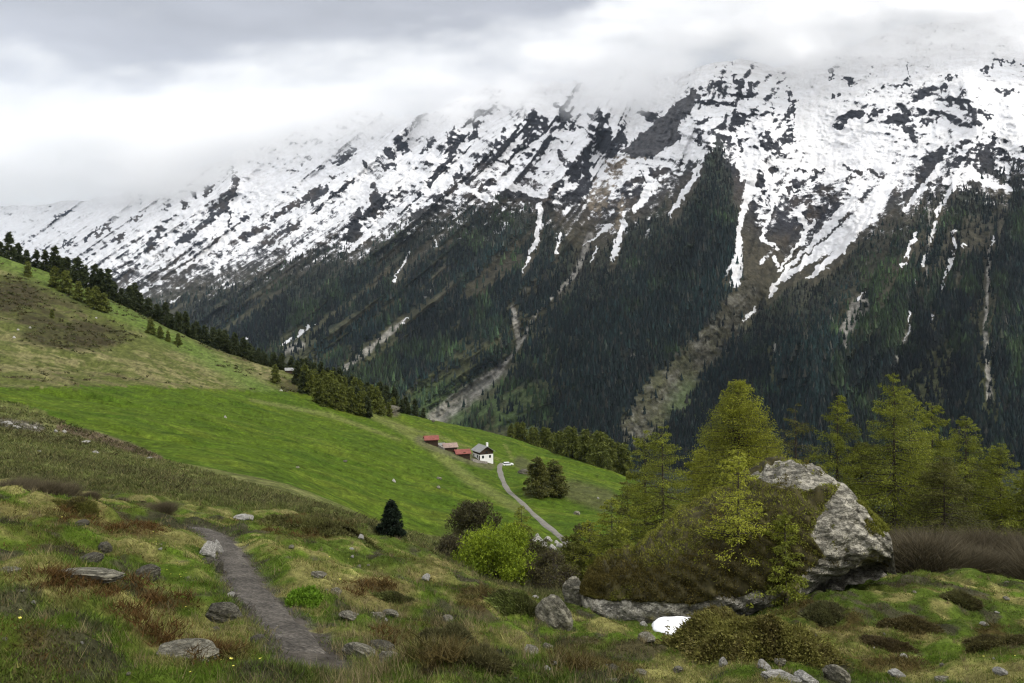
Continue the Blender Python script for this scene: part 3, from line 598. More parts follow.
def mount_attrs(px, py):
    f = fall(px, py)
    w1 = fbm2(px / 5, py / 5, 3, 131); w2 = fbm2(px / 5 + 40, py / 5, 3, 133)
    w3 = fbm2(px / 2.2, py / 2.2, 2, 135); w4 = fbm2(px / 2.2 + 9, py / 2.2, 2, 136)
    wx, wy = px + 3.4 * w1 + 1.4 * w3, py + 3.0 * w2 + 1.4 * w4
    streak = 0.5 * ridge2(f / 15, py / 48, 4, 137, 0.65) + 0.38 * ridge2(f / 7.5, py / 26, 3, 138, 0.6); spk = ridge2(px / 9, py / 7, 4, 139, 0.65)
    hz = ridge2(px / 26, (py + 0.12 * px) / 7, 4, 141, 0.6)           # near-level ledges in the basin
    sl = snowline(px)
    e = (sl - py) / 52.0
    S = 0.5 + 0.75 * np.clip(e, -1.4, 0.62)
    bas = np.exp(-(((px - 810) / 55) ** 2 + ((py - 215) / 48) ** 2) ** 2)
    nz = streak * (1 - bas) + hz * bas
    mid = np.exp(-(e / 1.15) ** 2)
    S = S - (0.85 * nz + 0.55 * spk + 0.25 * ridge2(px / 4.5, py / 3.6, 3, 145)) * (0.40 + 0.45 * mid) - 0.30 * STEEP + 0.10
    crag = np.maximum(1 - sstep(0.5, 1.2, np.hypot((px - 535) / 95, (py - 135) / 38)), 1 - sstep(0.5, 1.2, np.hypot((px - 745) / 60, (py - 110) / 52)))
    crag = np.maximum(crag, 1 - sstep(0.5, 1.2, np.hypot((px - 915) / 70, (py - 110) / 30))); S = S - crag * (0.22 + 0.30 * np.clip(STEEP, -1, 2))
    S = S - 0.6 * sstep(15, 75, py - sl)
    # broad clean snowfields
    for (x, y, a, b) in ((812, 110, 26, 40), (860, 145, 42, 22), (560, 150, 30, 14), (1005, 130, 26, 14), (640, 95, 30, 12), (790, 165, 50, 7), (260, 185, 24, 22), (330, 180, 25, 8), (90, 215, 60, 10), (955, 175, 16, 10), (690, 150, 26, 10), (770, 195, 6, 14), (365, 190, 10, 16)):
        S = S + 0.55 * np.exp(-(((wx - x) / a) ** 2 + ((wy - y) / b) ** 2) ** 1.5)
    S = S - 0.30 * bas - 0.10 * np.exp(-(((px - 640) / 60) ** 2 + ((py - 195) / 30) ** 2))
    rk = strokes(ROCK, wx, wy); sn = strokes(SNOW, px + 2.0 * w1 + w3, py + 1.6 * w2 + w4)
    S = S - 1.25 * rk * np.clip(0.85 + 0.7 * spk + 0.25 * STEEP, 0.15, 1.2)
    dk = in_poly(wx, py + w2, [(692, 90), (668, 112), (645, 130), (622, 152), (632, 158), (655, 156), (676, 142), (683, 122), (700, 96)])
    S = np.where(dk, -1.0, S)
    be = strokes(BEIGE, wx, wy); S = S - 0.35 * be
    fo = in_poly(wx, wy, [(713, 147), (724, 158), (738, 172), (742, 200), (735, 215), (738, 260), (725, 268), (722, 300), (650, 300), (662, 245), (690, 205), (700, 170)])
    S = np.where(fo, S - 1.3, S)
    S = np.maximum(S, -0.6 + 1.7 * sn)
    # bare ground colours
    n = fbm2(px / 14, py / 12, 4, 151); n5 = fbm2(px / 3, py / 3, 3, 153)
    col = np.empty(px.shape + (3,)); col[:] = L(0.020, 0.020, 0.024)
    mixc = lambda c, d, m: c + (d - c) * m[..., None]
    col = mixc(col, L(0.052, 0.040, 0.030), 0.7 * sstep(-0.1, 0.6, n + 0.5 * streak) * sstep(130, 210, py))
    fm = forest_mask(px, py)
    col = mixc(col, L(0.048, 0.042, 0.027) + L(0.012, 0.022, 0.0) * sstep(260, 400, py)[..., None], sstep(-20, 40, py - sl))
    col = mixc(col, L(0.020, 0.026, 0.016), fm)
    bare = 0
    for p, a in BARE[:1] + BARE[2:3]: bare = np.maximum(bare, 1 - sstep(0.5, 1.1, seg_dist(wx, wy, p)))
    col = mixc(col, L(0.062, 0.056, 0.040), bare * np.clip(0.6 + 0.4 * n, 0, 1))
    col = mixc(col, L(0.12, 0.117, 0.10), bare * sstep(0.0, 1.1, n5 + n) * 0.5)
    col = mixc(col, L(0.060, 0.090, 0.030), 0.9 * sstep(368, 395, py) * sstep(560, 500, px) * sstep(370, 420, px) * sstep(-0.6, 0.1, n))
    col = mixc(col, L(0.050, 0.075, 0.026), 0.7 * (1 - sstep(0.5, 1.2, np.hypot((wx - 690) / 26, (wy - 415) / 40))))
    col = mixc(col, L(0.19, 0.155, 0.11), 0.85 * be)
    sr = strokes(SCREE, px + 1.2 * w1, py + 1.2 * w2)
    col = mixc(col, L(0.25, 0.235, 0.205), 0.85 * np.clip(sr * (1 + 0.4 * n5), 0, 1))
    col[dk] = L(0.062, 0.060, 0.062)
    col = np.clip(col * (1 + 0.35 * n5)[..., None], 0.004, 0.9)
    return S, col
V = mpoint(PXm, PYm)
_du = np.gradient(V, axis=1); _dv = np.gradient(V, axis=0); _n = np.cross(_du, _dv); _nz = np.abs(_n[..., 2]) / (np.linalg.norm(_n, axis=-1) + 1e-9)
_st = 1 - _nz; _lo = gsmooth(gsmooth(_st, 22, 0), 18, 1); STEEP = np.clip((gsmooth(gsmooth(_st, 1.0, 0), 1.0, 1) - _lo) / (np.std(_st - _lo) + 1e-9), -2.5, 2.5)
S_, col_ = mount_attrs(PXm, PYm)
# back side of the range, sloping away behind the crest
back = [V]
for dy_, dz_ in ((120, -60), (500, -420), (1400, -1300)):
    b = V[-1:].copy(); b[..., 0] *= 1 + dy_ / b[..., 1]; b[..., 1] += dy_; b[..., 2] += dz_; back.append(b)
V = np.concatenate(back, 0)
S_ = np.concatenate([S_] + [S_[-1:]] * 3, 0); col_ = np.concatenate([col_] + [col_[-1:]] * 3, 0)
t = NT('mountain_ground')
v1 = t.noise(0.012, 8, 0.72); v2 = t.noise(0.05, 6, 0.7)
s = t.math('ADD', t.attr('snow', 'Fac'), t.math('MULTIPLY', t.math('SUBTRACT', v1, 0.5), 1.9))
s = t.math('ADD', s, t.math('MULTIPLY', t.math('SUBTRACT', v2, 0.5), 1.2))
v3_ = t.noise(0.16, 5, 0.7); s = t.math('ADD', s, t.math('MULTIPLY', t.math('SUBTRACT', v3_, 0.5), 0.9))
sm = t.ramp(s, [(0.46, g3(0)), (0.60, g3(1))])
c = t.mix(t.attr('col'), t.ramp(v2, [(0.3, g3(0.6)), (0.7, g3(1.5))]), 1.0, 'MULTIPLY')
c = t.mix(c, (0.62, 0.62, 0.64), t.ramp(t.math('ADD', s, t.math('MULTIPLY', t.math('SUBTRACT', v3_, 0.5), 1.2)), [(0.30, g3(0)), (0.52, g3(0.45))]))
c = t.mix(c, t.ramp(v1, [(0.3, (0.60, 0.59, 0.58)), (0.62, (0.78, 0.78, 0.79))]), sm)

t.bump(t.math('ADD', v1, t.math('MULTIPLY', v2, 0.4)), 26.0, 0.75)
M['mountain'] = t.fin(c, 0.85, 0.1)
me = mesh_np('mountain', V.reshape(-1, 3), grid_faces(V.shape[0], V.shape[1])[:, ::-1], col_.reshape(-1, 3), (M['mountain'],), smooth=True, attrs={'snow': S_})
tag(link('mountain', me), 'snow streaked mountain range with dark rock ribs across the valley', 'mountain', kind='structure')
# valley floor between the hillside and the range
vx, vy = np.meshgrid(np.linspace(-14000, 9000, 60), np.linspace(700, 15000, 60))
me = mesh_np('valley_floor', np.stack([vx, vy, -342 + 0 * vx], -1).reshape(-1, 3), grid_faces(60, 60), np.broadcast_to(L(0.04, 0.06, 0.02), (3600, 3)), (M['ground'],))
tag(link('valley_floor', me), 'green valley floor at the foot of the range', 'valley', kind='structure')

# forest on the far slope: too many to count
rng = np.random.default_rng(7)
NTREE = 90000
tpx = rng.uniform(-20, 1044, NTREE); tpy = rng.uniform(150, 470, NTREE)
fm = forest_mask(tpx, tpy); keep = (rng.random(NTREE) < fm * (0.86 + 0.2 * sstep(200, 350, tpy)) + 0.02 * (tpy > treeline(tpx) + 8)) & (tpy > treeline(tpx) - 14)
tpx, tpy = tpx[keep], tpy[keep]; nt = len(tpx)
P = mpoint(tpx, tpy)
hh = rng.uniform(14, 31, nt) * (0.62 + 0.38 * sstep(10, 90, tpy - treeline(tpx))); ww = hh * rng.uniform(0.16, 0.25, nt)
hh *= np.clip(P[:, 1] / 2300, 0.8, 1.6); ww *= np.clip(P[:, 1] / 2300, 0.9, 2.0)
NS = 5
th = np.arange(NS) * 2 * math.pi / NS
vs_ = []; fs_ = []
ring = np.stack([np.cos(th), np.sin(th)], 1)
rot = rng.uniform(0, 6.28, nt); cr_, sr_ = np.cos(rot), np.sin(rot)
VV = np.empty((nt, 2 * NS + 2, 3))
for tier, (rb, zb_, zt, off) in enumerate(((1.0, 0.05, 0.72, 0), (0.62, 0.45, 1.0, NS + 1))):
    jit = 1 + 0.35 * rng.uniform(-1, 1, (nt, NS))
    x = ring[None, :, 0] * cr_[:, None] - ring[None, :, 1] * sr_[:, None]; y = ring[None, :, 0] * sr_[:, None] + ring[None, :, 1] * cr_[:, None]
    VV[:, off:off + NS, 0] = P[:, 0:1] + x * ww[:, None] * rb * jit; VV[:, off:off + NS, 1] = P[:, 1:2] + y * ww[:, None] * rb * jit
    VV[:, off:off + NS, 2] = P[:, 2:3] + hh[:, None] * zb_
    VV[:, off + NS, 0] = P[:, 0] + rng.uniform(-.3, .3, nt); VV[:, off + NS, 1] = P[:, 1]; VV[:, off + NS, 2] = P[:, 2] + hh * zt
bf = np.array([[o + i, o + (i + 1) % NS, o + NS] for o in (0, NS + 1) for i in range(NS)])
ff = (bf[None] + (np.arange(nt) * (2 * NS + 2))[:, None, None]).reshape(-1, 3)
mixn = fbm2(tpx / 30, tpy / 22, 3, 211) + 0.3 * rng.normal(0, 1, nt) * 0.55
lar = sstep(0.0, 1.1, mixn + 0.55 * sstep(330, 430, tpy) * sstep(620, 500, tpx) - 0.5 * sstep(500, 560, tpx) * sstep(780, 700, tpx) + 0.25 * sstep(840, 900, tpx) - 0.9 * np.exp(-((tpx - 805) / 30) ** 2) )
cA, cB = L(0.006, 0.013, 0.012), L(0.034, 0.056, 0.021)
tc_ = cA + (cB - cA) * lar[:, None]
br = sstep(0.2, 1.2, rng.normal(0, 0.6, nt) + 0.8 * sstep(60, 0, tpy - treeline(tpx)))
tc_ = tc_ + (L(0.040, 0.034, 0.026) - tc_) * (0.6 * br)[:, None]
tc_ *= np.exp(rng.normal(0, 0.42, nt) + 0.75 * fbm2(fall(tpx, tpy) / 46, tpy / 120, 3, 231) + 0.35 * sstep(340, 430, tpy) * sstep(560, 470, tpx))[:, None]  # random tone, plus light and dark spur relief put into the tree colours
me = mesh_np('forest', VV.reshape(-1, 3), ff, np.repeat(tc_, 2 * NS + 2, 0), (M['leaf'],))
tag(link('forest', me), 'dark conifer forest covering the lower slopes of the range', 'forest', kind='stuff')

# ------------------------------------------------------------------ tri-soup vegetation
def soup(P, D, W, side=None, rng=rng):
    """one triangle per point: base P, tip P + D, half width W"""
    n = len(P)
    if side is None:
        side = np.cross(D, rng.normal(0, 1, (n, 3))); side /= np.linalg.norm(side, axis=1)[:, None] + 1e-9
    s = side * np.asarray(W).reshape(-1, 1)
    v = np.stack([P - s, P + s, P + D], 1).reshape(-1, 3)
    return v, np.arange(3 * n).reshape(-1, 3)
def rdir(rng, n):
    d = rng.normal(0, 1, (n, 3)); return d / np.linalg.norm(d, axis=1)[:, None]
def limbs(segs, r0, r1):
    """thin three sided prisms for twigs: segs (n,2,3)"""
    a, b = segs[:, 0], segs[:, 1]; d = b - a; d /= np.linalg.norm(d, axis=1)[:, None] + 1e-9
    u = np.cross(d, [0.3, 0.2, 0.93]); u /= np.linalg.norm(u, axis=1)[:, None] + 1e-9; w = np.cross(d, u)
    vs = []
    for base_, rr_ in ((a, r0), (b, r1)):
        for k in range(3):
            an = 2 * math.pi * k / 3; vs.append(base_ + (u * math.cos(an) + w * math.sin(an)) * np.asarray(rr_).reshape(-1, 1))
    v = np.stack(vs, 1).reshape(-1, 3); n = len(a)
    q = np.array([[0, 1, 4], [0, 4, 3], [1, 2, 5], [1, 5, 4], [2, 0, 3], [2, 3, 5]])
    return v, (q[None] + (np.arange(n) * 6)[:, None, None]).reshape(-1, 3)
def join(parts):
    vo, fo, co, mo = [], [], [], []; k = 0
    for v, f, c, m in parts:
        vo.append(v); fo.append(f + k); k += len(v); co.append(np.broadcast_to(c, (len(v), 3))); mo.append(np.full(len(f), m))
    return np.concatenate(vo), np.concatenate(fo), np.concatenate(co), np.concatenate(mo)
def trunk_mesh(H, r, seed, lean=0.02):
    rg = np.random.default_rng(seed); n, k = 9, 9
    hs = np.linspace(-0.04, 0.97, k); cx = np.cumsum(rg.normal(0, lean * H / k, k)) * (hs > 0); cy_ = np.cumsum(rg.normal(0, lean * H / k, k)) * (hs > 0)
    th_ = np.arange(n) * 2 * math.pi / n; rad = r * np.clip(1 - hs, 0.05, 1.1) ** 0.9 * (1 + 0.5 * np.exp(-np.clip(hs, 0, 1) * 40))
    v = np.stack([cx[:, None] + rad[:, None] * np.cos(th_), cy_[:, None] + rad[:, None] * np.sin(th_), np.broadcast_to(hs[:, None] * H, (k, n))], -1)
    f = []
    for i in range(k - 1):
        for j in range(n): f.append([i * n + j, i * n + (j + 1) % n, (i + 1) * n + (j + 1) % n, (i + 1) * n + j])
    return v.reshape(-1, 3), np.array(f), (hs, cx, cy_)
def conifer(H, Rm, seed, nb=70, per=90, leaf=0.16, base=0.1, droop=0.25, full=1.0, col=(0.085, 0.105, 0.022), col2=(0.05, 0.065, 0.018), top=0.8, ragged=0.35, lw=0.35, dens_k=1.0):
    """a conifer: limbs out of the trunk, side sprays carrying needle tufts"""
    rg = np.random.default_rng(seed)
    tv, tf, (hs, cx, cy_) = trunk_mesh(H, 0.014 * H + 0.02, seed)
    h = base + (1 - base) * rg.random(nb) ** 0.85 * 0.985
    prof = np.minimum(1, ((1 - h) / (1 - base)) ** top * 1.08) * (0.55 + 0.45 * sstep(base - 0.02, base + 0.22, h)) * full
    az = rg.uniform(0, 2 * math.pi, nb); Ln = Rm * prof * (1 - ragged * rg.random(nb)) + 0.012 * H
    bx, by = np.interp(h, hs, cx), np.interp(h, hs, cy_)
    o = np.stack([bx, by, h * H], 1); out = np.stack([np.cos(az), np.sin(az), 0 * az], 1)
    dr = droop * rg.uniform(0.5, 1.4, nb) * (1.2 - h)
    def bp(i, t_):
        L_ = Ln[i]; p = o[i] + out[i] * (L_ * t_)[:, None]
        p[:, 2] += L_ * (0.25 * (h[i] - 0.35) * t_ - dr[i] * t_ * (1.35 - 0.75 * t_)); return p
    ib = np.arange(nb); segs = np.concatenate([np.stack([bp(ib, np.full(nb, a)), bp(ib, np.full(nb, b))], 1) for a, b in ((0, .35), (.35, .7), (.7, 1.0))])
    rr0 = np.concatenate([Ln * 0.016, Ln * 0.011, Ln * 0.006]) + 0.004; rr1 = np.concatenate([Ln * 0.011, Ln * 0.006, Ln * 0.002]) + 0.002
    wv, wf = limbs(segs, rr0, rr1)
    # sprays
    cnt = np.maximum((per * dens_k * Ln / Rm * 1.4).astype(int), 5); i = np.repeat(ib, cnt); n = len(i)
    t_ = rg.random(n) ** 0.75; p = bp(i, t_ * 1.02)
    sp = Ln[i] * lw * (1.1 - 0.75 * t_) ; lat = np.stack([-np.sin(az[i]), np.cos(az[i]), 0 * t_], 1)
    u = rg.normal(0, 0.5, n); p = p + lat * (u * sp)[:, None] + out[i] * (np.abs(u) * sp * 0.35)[:, None]
    p[:, 2] -= np.abs(rg.normal(0, 0.30, n)) * sp * 0.6 + rg.random(n) * leaf * 0.8; p[:, 2] += rg.normal(0, 0.30, n) * sp
    d = rdir(rg, n) * 0.8 + out[i] * 0.5 + lat * np.sign(u)[:, None] * 0.4; d[:, 2] -= 0.25
    d *= (leaf * rg.uniform(0.7, 1.6, n))[:, None]
    lv, lf = soup(p, d, leaf * rg.uniform(0.22, 0.5, n), rng=rg)
    mixv = np.clip(0.45 + 0.5 * vn2(az[i] * 1.5, h[i] * 9, seed) + rg.normal(0, 0.22, n), 0, 1)
    lc = np.repeat(np.array(col2) + (np.array(col) - np.array(col2)) * mixv[:, None], 3, 0)
    # leader
    v, f, c_, m = join([(wv, wf, L(0.045, 0.036, 0.028), 1), (lv, lf, lc, 0)])
    return (tv, tf), (v, f, c_, m)
def bush(W, H, seed, n=5000, leaf=0.12, col=(0.1, 0.15, 0.02), col2=(0.05, 0.08, 0.015), stems=60, clumps=26, hollow=0.45, twig=0, stemcol=(0.05, 0.04, 0.035)):
    """a broad shrub or deciduous crown: clumps of leaves carried on branching stems"""
    rg = np.random.default_rng(seed)
    a = rg.uniform(0, 2 * math.pi, clumps); z = rg.uniform(0.22, 0.93, clumps); rad = np.sqrt(np.clip(1 - ((z - 0.42) / 0.60) ** 2, 0.05, 1)) * rg.uniform(0.35, 0.85, clumps)
    c = np.stack([np.cos(a) * rad * W / 2, np.sin(a) * rad * W / 2, z * H], 1); cr = W * rg.uniform(0.09, 0.20, clumps)
    k = rg.integers(0, clumps, n); d = rdir(rg, n) * (rg.random(n) ** 0.45)[:, None]
    p = c[k] + d * cr[k][:, None] * np.array([1, 1, 0.85]); p[:, 2] = np.maximum(p[:, 2], 0.02)
    dd = rdir(rg, n) * 0.9 + d * 0.4; dd[:, 2] += 0.25; dd *= (leaf * rg.uniform(0.6, 1.5, n))[:, None]
    lv, lf = soup(p, dd, leaf * rg.uniform(0.25, 0.5, n), rng=rg)
    mixv = np.clip(0.5 + rg.normal(0, 0.25, n) + 0.25 * (rg.random(clumps)[k] - 0.5) * 2, 0, 1)
    lc = np.repeat(np.array(col2) + (np.array(col) - np.array(col2)) * mixv[:, None], 3, 0)
    segs = []
    for j in range(clumps):
        b0 = np.array([rg.normal(0, 0.04) * W, rg.normal(0, 0.04) * W, 0]); m = b0 * 0.5 + c[j] * 0.5 + rg.normal(0, 0.04, 3) * W; m[2] = c[j][2] * 0.45
        segs += [(b0, m), (m, c[j])]
        for _ in range(max(1, (stems + twig) // clumps)): segs.append((c[j] + rg.normal(0, 0.15, 3) * cr[j], c[j] + rdir(rg, 1)[0] * cr[j] * rg.uniform(0.7, 1.3)))
    segs = np.array(segs); ns = len(segs); r_ = np.full(ns, 0.006 * W); r_[::1] = np.where(np.linalg.norm(segs[:, 0, :2], axis=1) < 0.12 * W, 0.008 * W, 0.0035 * W)
    wv, wf = limbs(segs, r_, r_ * 0.5)
    return join([(wv, wf, np.array(stemcol), 1), (lv, lf, lc, 0)])
M['twig'] = mat_leaf('twigs', 0.0)
def make_tree(name, spec, label=None, cat='tree', group=None):
    (tv, tf), (v, f, c, m) = spec
    root = empty(name); tag(root, label, cat, group)
    link('trunk', mesh_np('trunk', tv, tf, None, (M['bark'],), smooth=True), root)
    link('crown', mesh_np('crown', v, f, c, (M['leaf'], M['twig']), midx=m), root)
    return root
def make_bush(name, data, label=None, cat='shrub', group=None):
    v, f, c, m = data
    o = link(name, mesh_np(name, v, f, c, (M['leaf'], M['twig']), midx=m)); return tag(o, label, cat, group)
_used = set()
def put(proto, loc, rz, s, label, group=None, name=None, flat=None):
    if proto.name in _used: o = copy_tree(proto)
    else: o = proto; _used.add(proto.name)
    o.location = loc; o.rotation_euler = (0, 0, rz); o.scale = (s, s, flat if flat else s)
    if name and o is not proto: o.name = name
    o['label'] = label
    if group: o['group'] = group
    return o
ORD = ['first', 'second', 'third', 'fourth', 'fifth', 'sixth', 'seventh', 'eighth', 'ninth', 'tenth', 'eleventh', 'twelfth', 'thirteenth', 'fourteenth', 'fifteenth', 'sixteenth', 'seventeenth', 'eighteenth', 'nineteenth',
       'twentieth'] + ['twenty-' + w for w in ('first', 'second', 'third', 'fourth', 'fifth', 'sixth', 'seventh', 'eighth', 'ninth')] + ['thirtieth'] + ['thirty-' + w for w in ('first', 'second', 'third', 'fourth', 'fifth', 'sixth', 'seventh', 'eighth', 'ninth')] + \
      ['fortieth'] + ['forty-' + w for w in ('first', 'second', 'third', 'fourth', 'fifth', 'sixth', 'seventh', 'eighth', 'ninth')] + ['fiftieth'] + ['fifty-' + w for w in ('first', 'second', 'third', 'fourth', 'fifth', 'sixth', 'seventh', 'eighth', 'ninth')] + ['sixtieth'] + ['sixty-' + w for w in ('first', 'second', 'third', 'fourth', 'fifth')]
rnd = random.Random(5)

# distant conifers (about 400 m away), four shapes sharing meshes
DK, DK2 = (0.068, 0.082, 0.030), (0.026, 0.036, 0.015)
OL, OL2 = (0.165, 0.185, 0.035), (0.070, 0.082, 0.020)
def far_protos(name, cols, n, seed, R0, ragged=0.35, top=0.75, base=0.08):
    return [make_tree(name, conifer(12.0, R0 * k, seed + i, nb=75, per=48, leaf=0.75, base=base, droop=0.25, col=cols[0], col2=cols[1], ragged=ragged, top=top)) for i, k in zip(range(n), (1.0, 1.2, 0.85, 1.1))]
dark = far_protos('dark_conifer', (DK, DK2), 4, 300, 3.3, 0.5, 0.7)
olive = far_protos('olive_larch', (OL, OL2), 3, 320, 3.7, 0.35, 0.65, 0.03)
def crest_Y(px, y0=330, y1=560):
    Y = np.linspace(y0, y1, 300); X = (px - CX) / F * Y; q = HY - F * hgt(X, Y) / Y; return float(Y[int(np.argmin(q))])
xs = []; x = 1.0
while x < 424:
    xs.append(x); x += rnd.uniform(5.0, 10) if x < 170 else rnd.uniform(5.5, 9)
for i, x in enumerate(xs):
    Y = crest_Y(x) + rnd.uniform(1, 10); p = at(x, Y)
    hpx = rnd.uniform(17, 32) if x < 60 else (rnd.uniform(19, 33) if x < 170 else rnd.uniform(16, 26))
    if 255 < x < 300 or x > 395: hpx *= 0.75
    h = hpx * Y / F
    put(rnd.choice(dark), (p[0], p[1], p[2] - 0.4), rnd.uniform(0, 6.28), h / 12, 'dark conifer in the row along the left skyline, %s from the picture edge' % ORD[min(i, 64)], 'dark conifers along the left hill crest')
# second rank standing just behind the crest: only tops show
xs = [x + 3.5 for x in np.arange(60, 420, 9.5)]
for i, x in enumerate(xs):
    Y = crest_Y(x) + rnd.uniform(14, 26); p = at(x, Y); h = rnd.uniform(19, 25) * Y / F * (0.9 if x > 250 else 1)
    put(rnd.choice(dark), (p[0], p[1], p[2] - 0.3), rnd.uniform(0, 6.28), h / 12, 'dark conifer top behind the left skyline row, %s from the left' % ORD[i], 'dark conifers behind the left hill crest')
# trees on the hillside below the crest: (x, base row, height px, width factor)
for i, (x, y, hp, o_) in enumerate([(28, 277, 17, 1), (55, 288, 23, 1), (66, 294, 24, 1), (78, 300, 20, 1), (88, 304, 18, 1), (96, 309, 24, 1), (104, 312, 20, 1), (151, 334, 16, 1), (160, 338, 13, 1), (168, 342, 12, 1), (178, 346, 13, 1), (275, 383, 19, 1), (52, 318, 10, 1)]):
    p = pick(x, y, 120)
    put(rnd.choice(olive), (p[0], p[1], p[2] - 0.2), rnd.uniform(0, 6.28), hp * p[1] / F / 12, '%s olive larch from the left on the open slope below the crest' % ORD[i], 'bushy larches on the left slope')
k = 0
for row, (x0, x1, dy) in enumerate(((298, 402, 0), (302, 396, 7), (318, 372, 13))):
    for x in np.arange(x0, x1, 8.0):
        xx = x + rnd.uniform(-3, 3); y = np.interp(xx, [298, 330, 360, 400], [384, 394, 403, 412]) + dy
        p = pick(xx, y, 120); hp = rnd.uniform(21, 29) * (0.7 if xx > 380 else 1)
        put(rnd.choice(olive + dark[:1]), (p[0], p[1], p[2] - 0.3), rnd.uniform(0, 6.28), hp * p[1] / F / 12, '%s tree of the %s row of the thick grove above the meadow edge' % (ORD[int((x - x0) / 8)], ('upper', 'middle', 'lower')[row]), 'trees of the grove above the meadow')
        k += 1
# larches beyond the right edge of the meadow
for i, x in enumerate(np.arange(512, 628, 6.2)):
    xx = x + rnd.uniform(-2, 2); Y = crest_Y(xx, 380, 520) + rnd.uniform(3, 18) + (i % 2) * 12; p = at(xx, Y)
    hp = np.interp(xx, [510, 540, 580, 630], [17, 25, 34, 40]) * rnd.uniform(0.85, 1.1)
    put(rnd.choice(olive), (p[0], p[1], p[2] - 0.3), rnd.uniform(0, 6.28), hp * Y / F / 12, '%s larch from the left behind the lower right meadow rim' % ORD[i], 'larches behind the meadow rim')

# hamlet -------------------------------------------------------
M['roof_red'] = m_plain('red_sheet_roof', (0.19, 0.060, 0.046), 1.0, 0.25, 0.6)
M['roof_pink'] = m_plain('faded_brown_roof', (0.25, 0.18, 0.15), 1.2, 0.25, 0.8)
M['roof_grey'] = m_plain('grey_slate_roof', (0.23, 0.23, 0.22), 1.5, 0.2, 0.7)
M['wood_dark'] = m_plain('dark_timber', (0.045, 0.028, 0.018), 2.0, 0.4)
M['plaster'] = m_plain('white_plaster', (0.78, 0.77, 0.74), 0.8, 0.06)
M['stone_wall'] = m_plain('dry_stone', (0.22, 0.20, 0.17), 1.5, 0.4)
M['glass'] = NT('window_glass').fin((0.02, 0.025, 0.03), 0.1, 0.5)
M['white_paint'] = NT('white_paint').fin((0.8, 0.8, 0.8), 0.35, 0.5)
M['rubber'] = NT('rubber').fin((0.02, 0.02, 0.02), 0.8, 0.3)
def house(name, px, py, w, d, hw, rise, rz, roofm, wallm, label, cat, basem=None, baseh=0, eave=0.5, windows=(), door=None, chimney=False):
    x, y, z = pick(px, py, 150); r = empty(name, (x, y, z - 0.2), R(rz)); tag(r, label, cat)
    if baseh: MB().box(-w / 2 - .03, w / 2 + .03, -d / 2 - .03, d / 2 + .03, -1.5, baseh).build('foundation', basem, r)
    z0 = baseh if baseh else -1.2
    MB().prism([(-d / 2, z0), (d / 2, z0), (d / 2, hw), (0, hw + rise), (-d / 2, hw)], -w / 2, w / 2).build('wall', wallm, r)
    k = rise / (d / 2); e = eave; th_ = 0.16
    rf = MB()
    for s_ in (-1, 1):
        y1 = s_ * (d / 2 + e); zl = hw - k * e + 0.03
        rf.prism([(y1, zl), (y1, zl + th_), (0, hw + rise + 0.03 + th_), (0, hw + rise + 0.03)], -w / 2 - e, w / 2 + e)
    ro = rf.build('roof', roofm, r)
    if chimney: MB().box(w * 0.22, w * 0.22 + 0.7, 0.6, 1.3, hw + rise * 0.3, hw + rise + 1.3).build('chimney', M['plaster'], ro)
    for (a, b_, side, ww_, wh) in windows:
        f = MB(); pn = MB()
        if side == 'f': f.box(a - ww_ / 2, a + ww_ / 2, -d / 2 - .06, -d / 2 - .033, b_, b_ + wh); pn.box(a - ww_ / 2 + .08, a + ww_ / 2 - .08, -d / 2 - .075, -d / 2 - .062, b_ + .08, b_ + wh - .08)
        else: f.box(w / 2 + .033, w / 2 + .06, a - ww_ / 2, a + ww_ / 2, b_, b_ + wh); pn.box(w / 2 + .062, w / 2 + .075, a - ww_ / 2 + .08, a + ww_ / 2 - .08, b_ + .08, b_ + wh - .08)
        fo_ = f.build('window', M['wood_dark'] if basem is not None else M['plaster'], r); pn.build('pane', M['glass'], fo_)
    if door: MB().box(door - 0.45, door + 0.45, -d / 2 - .07, -d / 2 - .034, 0.2, 2.1).build('door', M['wood_dark'], r)
    return r
house('chalet', 483, 459, 6.5, 5.8, 3.8, 1.8, -62, M['roof_grey'], M['wood_dark'], 'white chalet with dark timber upper storey and grey roof beside the barns', 'house', M['plaster'], 2.5, 0.7,
      [(-2.3, 1.0, 'f', 0.9, 1.1), (1.0, 1.0, 'f', 0.9, 1.1), (-1.6, 1.0, 's', 0.9, 1.1), (1.5, 1.0, 's', 0.9, 1.1), (0, 2.9, 's', 1.0, 0.9)], 2.8, True)
house('barn', 431, 443.5, 4.9, 4.2, 1.8, 1.1, 14, M['roof_red'], M['wood_dark'], 'small dark timber barn under red roof, highest of the hamlet on the left', 'barn', None, 0, 0.5, (), 0.6)
house('barn', 449.5, 450.5, 5.0, 4.3, 1.9, 1.1, 18, M['roof_pink'], M['wood_dark'], 'timber barn with faded pinkish brown roof between the two red roofs', 'barn', None, 0, 0.5, (), -0.8)
house('barn', 462, 456.5, 5.2, 4.4, 1.7, 1.1, 18, M['roof_red'], M['wood_dark'], 'low timber barn under red roof nearest the white chalet', 'barn', None, 0, 0.5, (), 0.4)
house('shed', 441, 447.5, 2.6, 2.2, 1.2, 0.6, 20, M['roof_grey'], M['wood_dark'], 'tiny grey roofed shed between the upper red barn and the faded barn', 'shed', None, 0, 0.25, (), None)
house('hut', 291, 373, 5.5, 4.0, 1.7, 1.0, 20, M['roof_grey'], M['wood_dark'], 'tiny grey roofed hut among trees under the skyline', 'hut', None, 0, 0.4, (), 0.3)
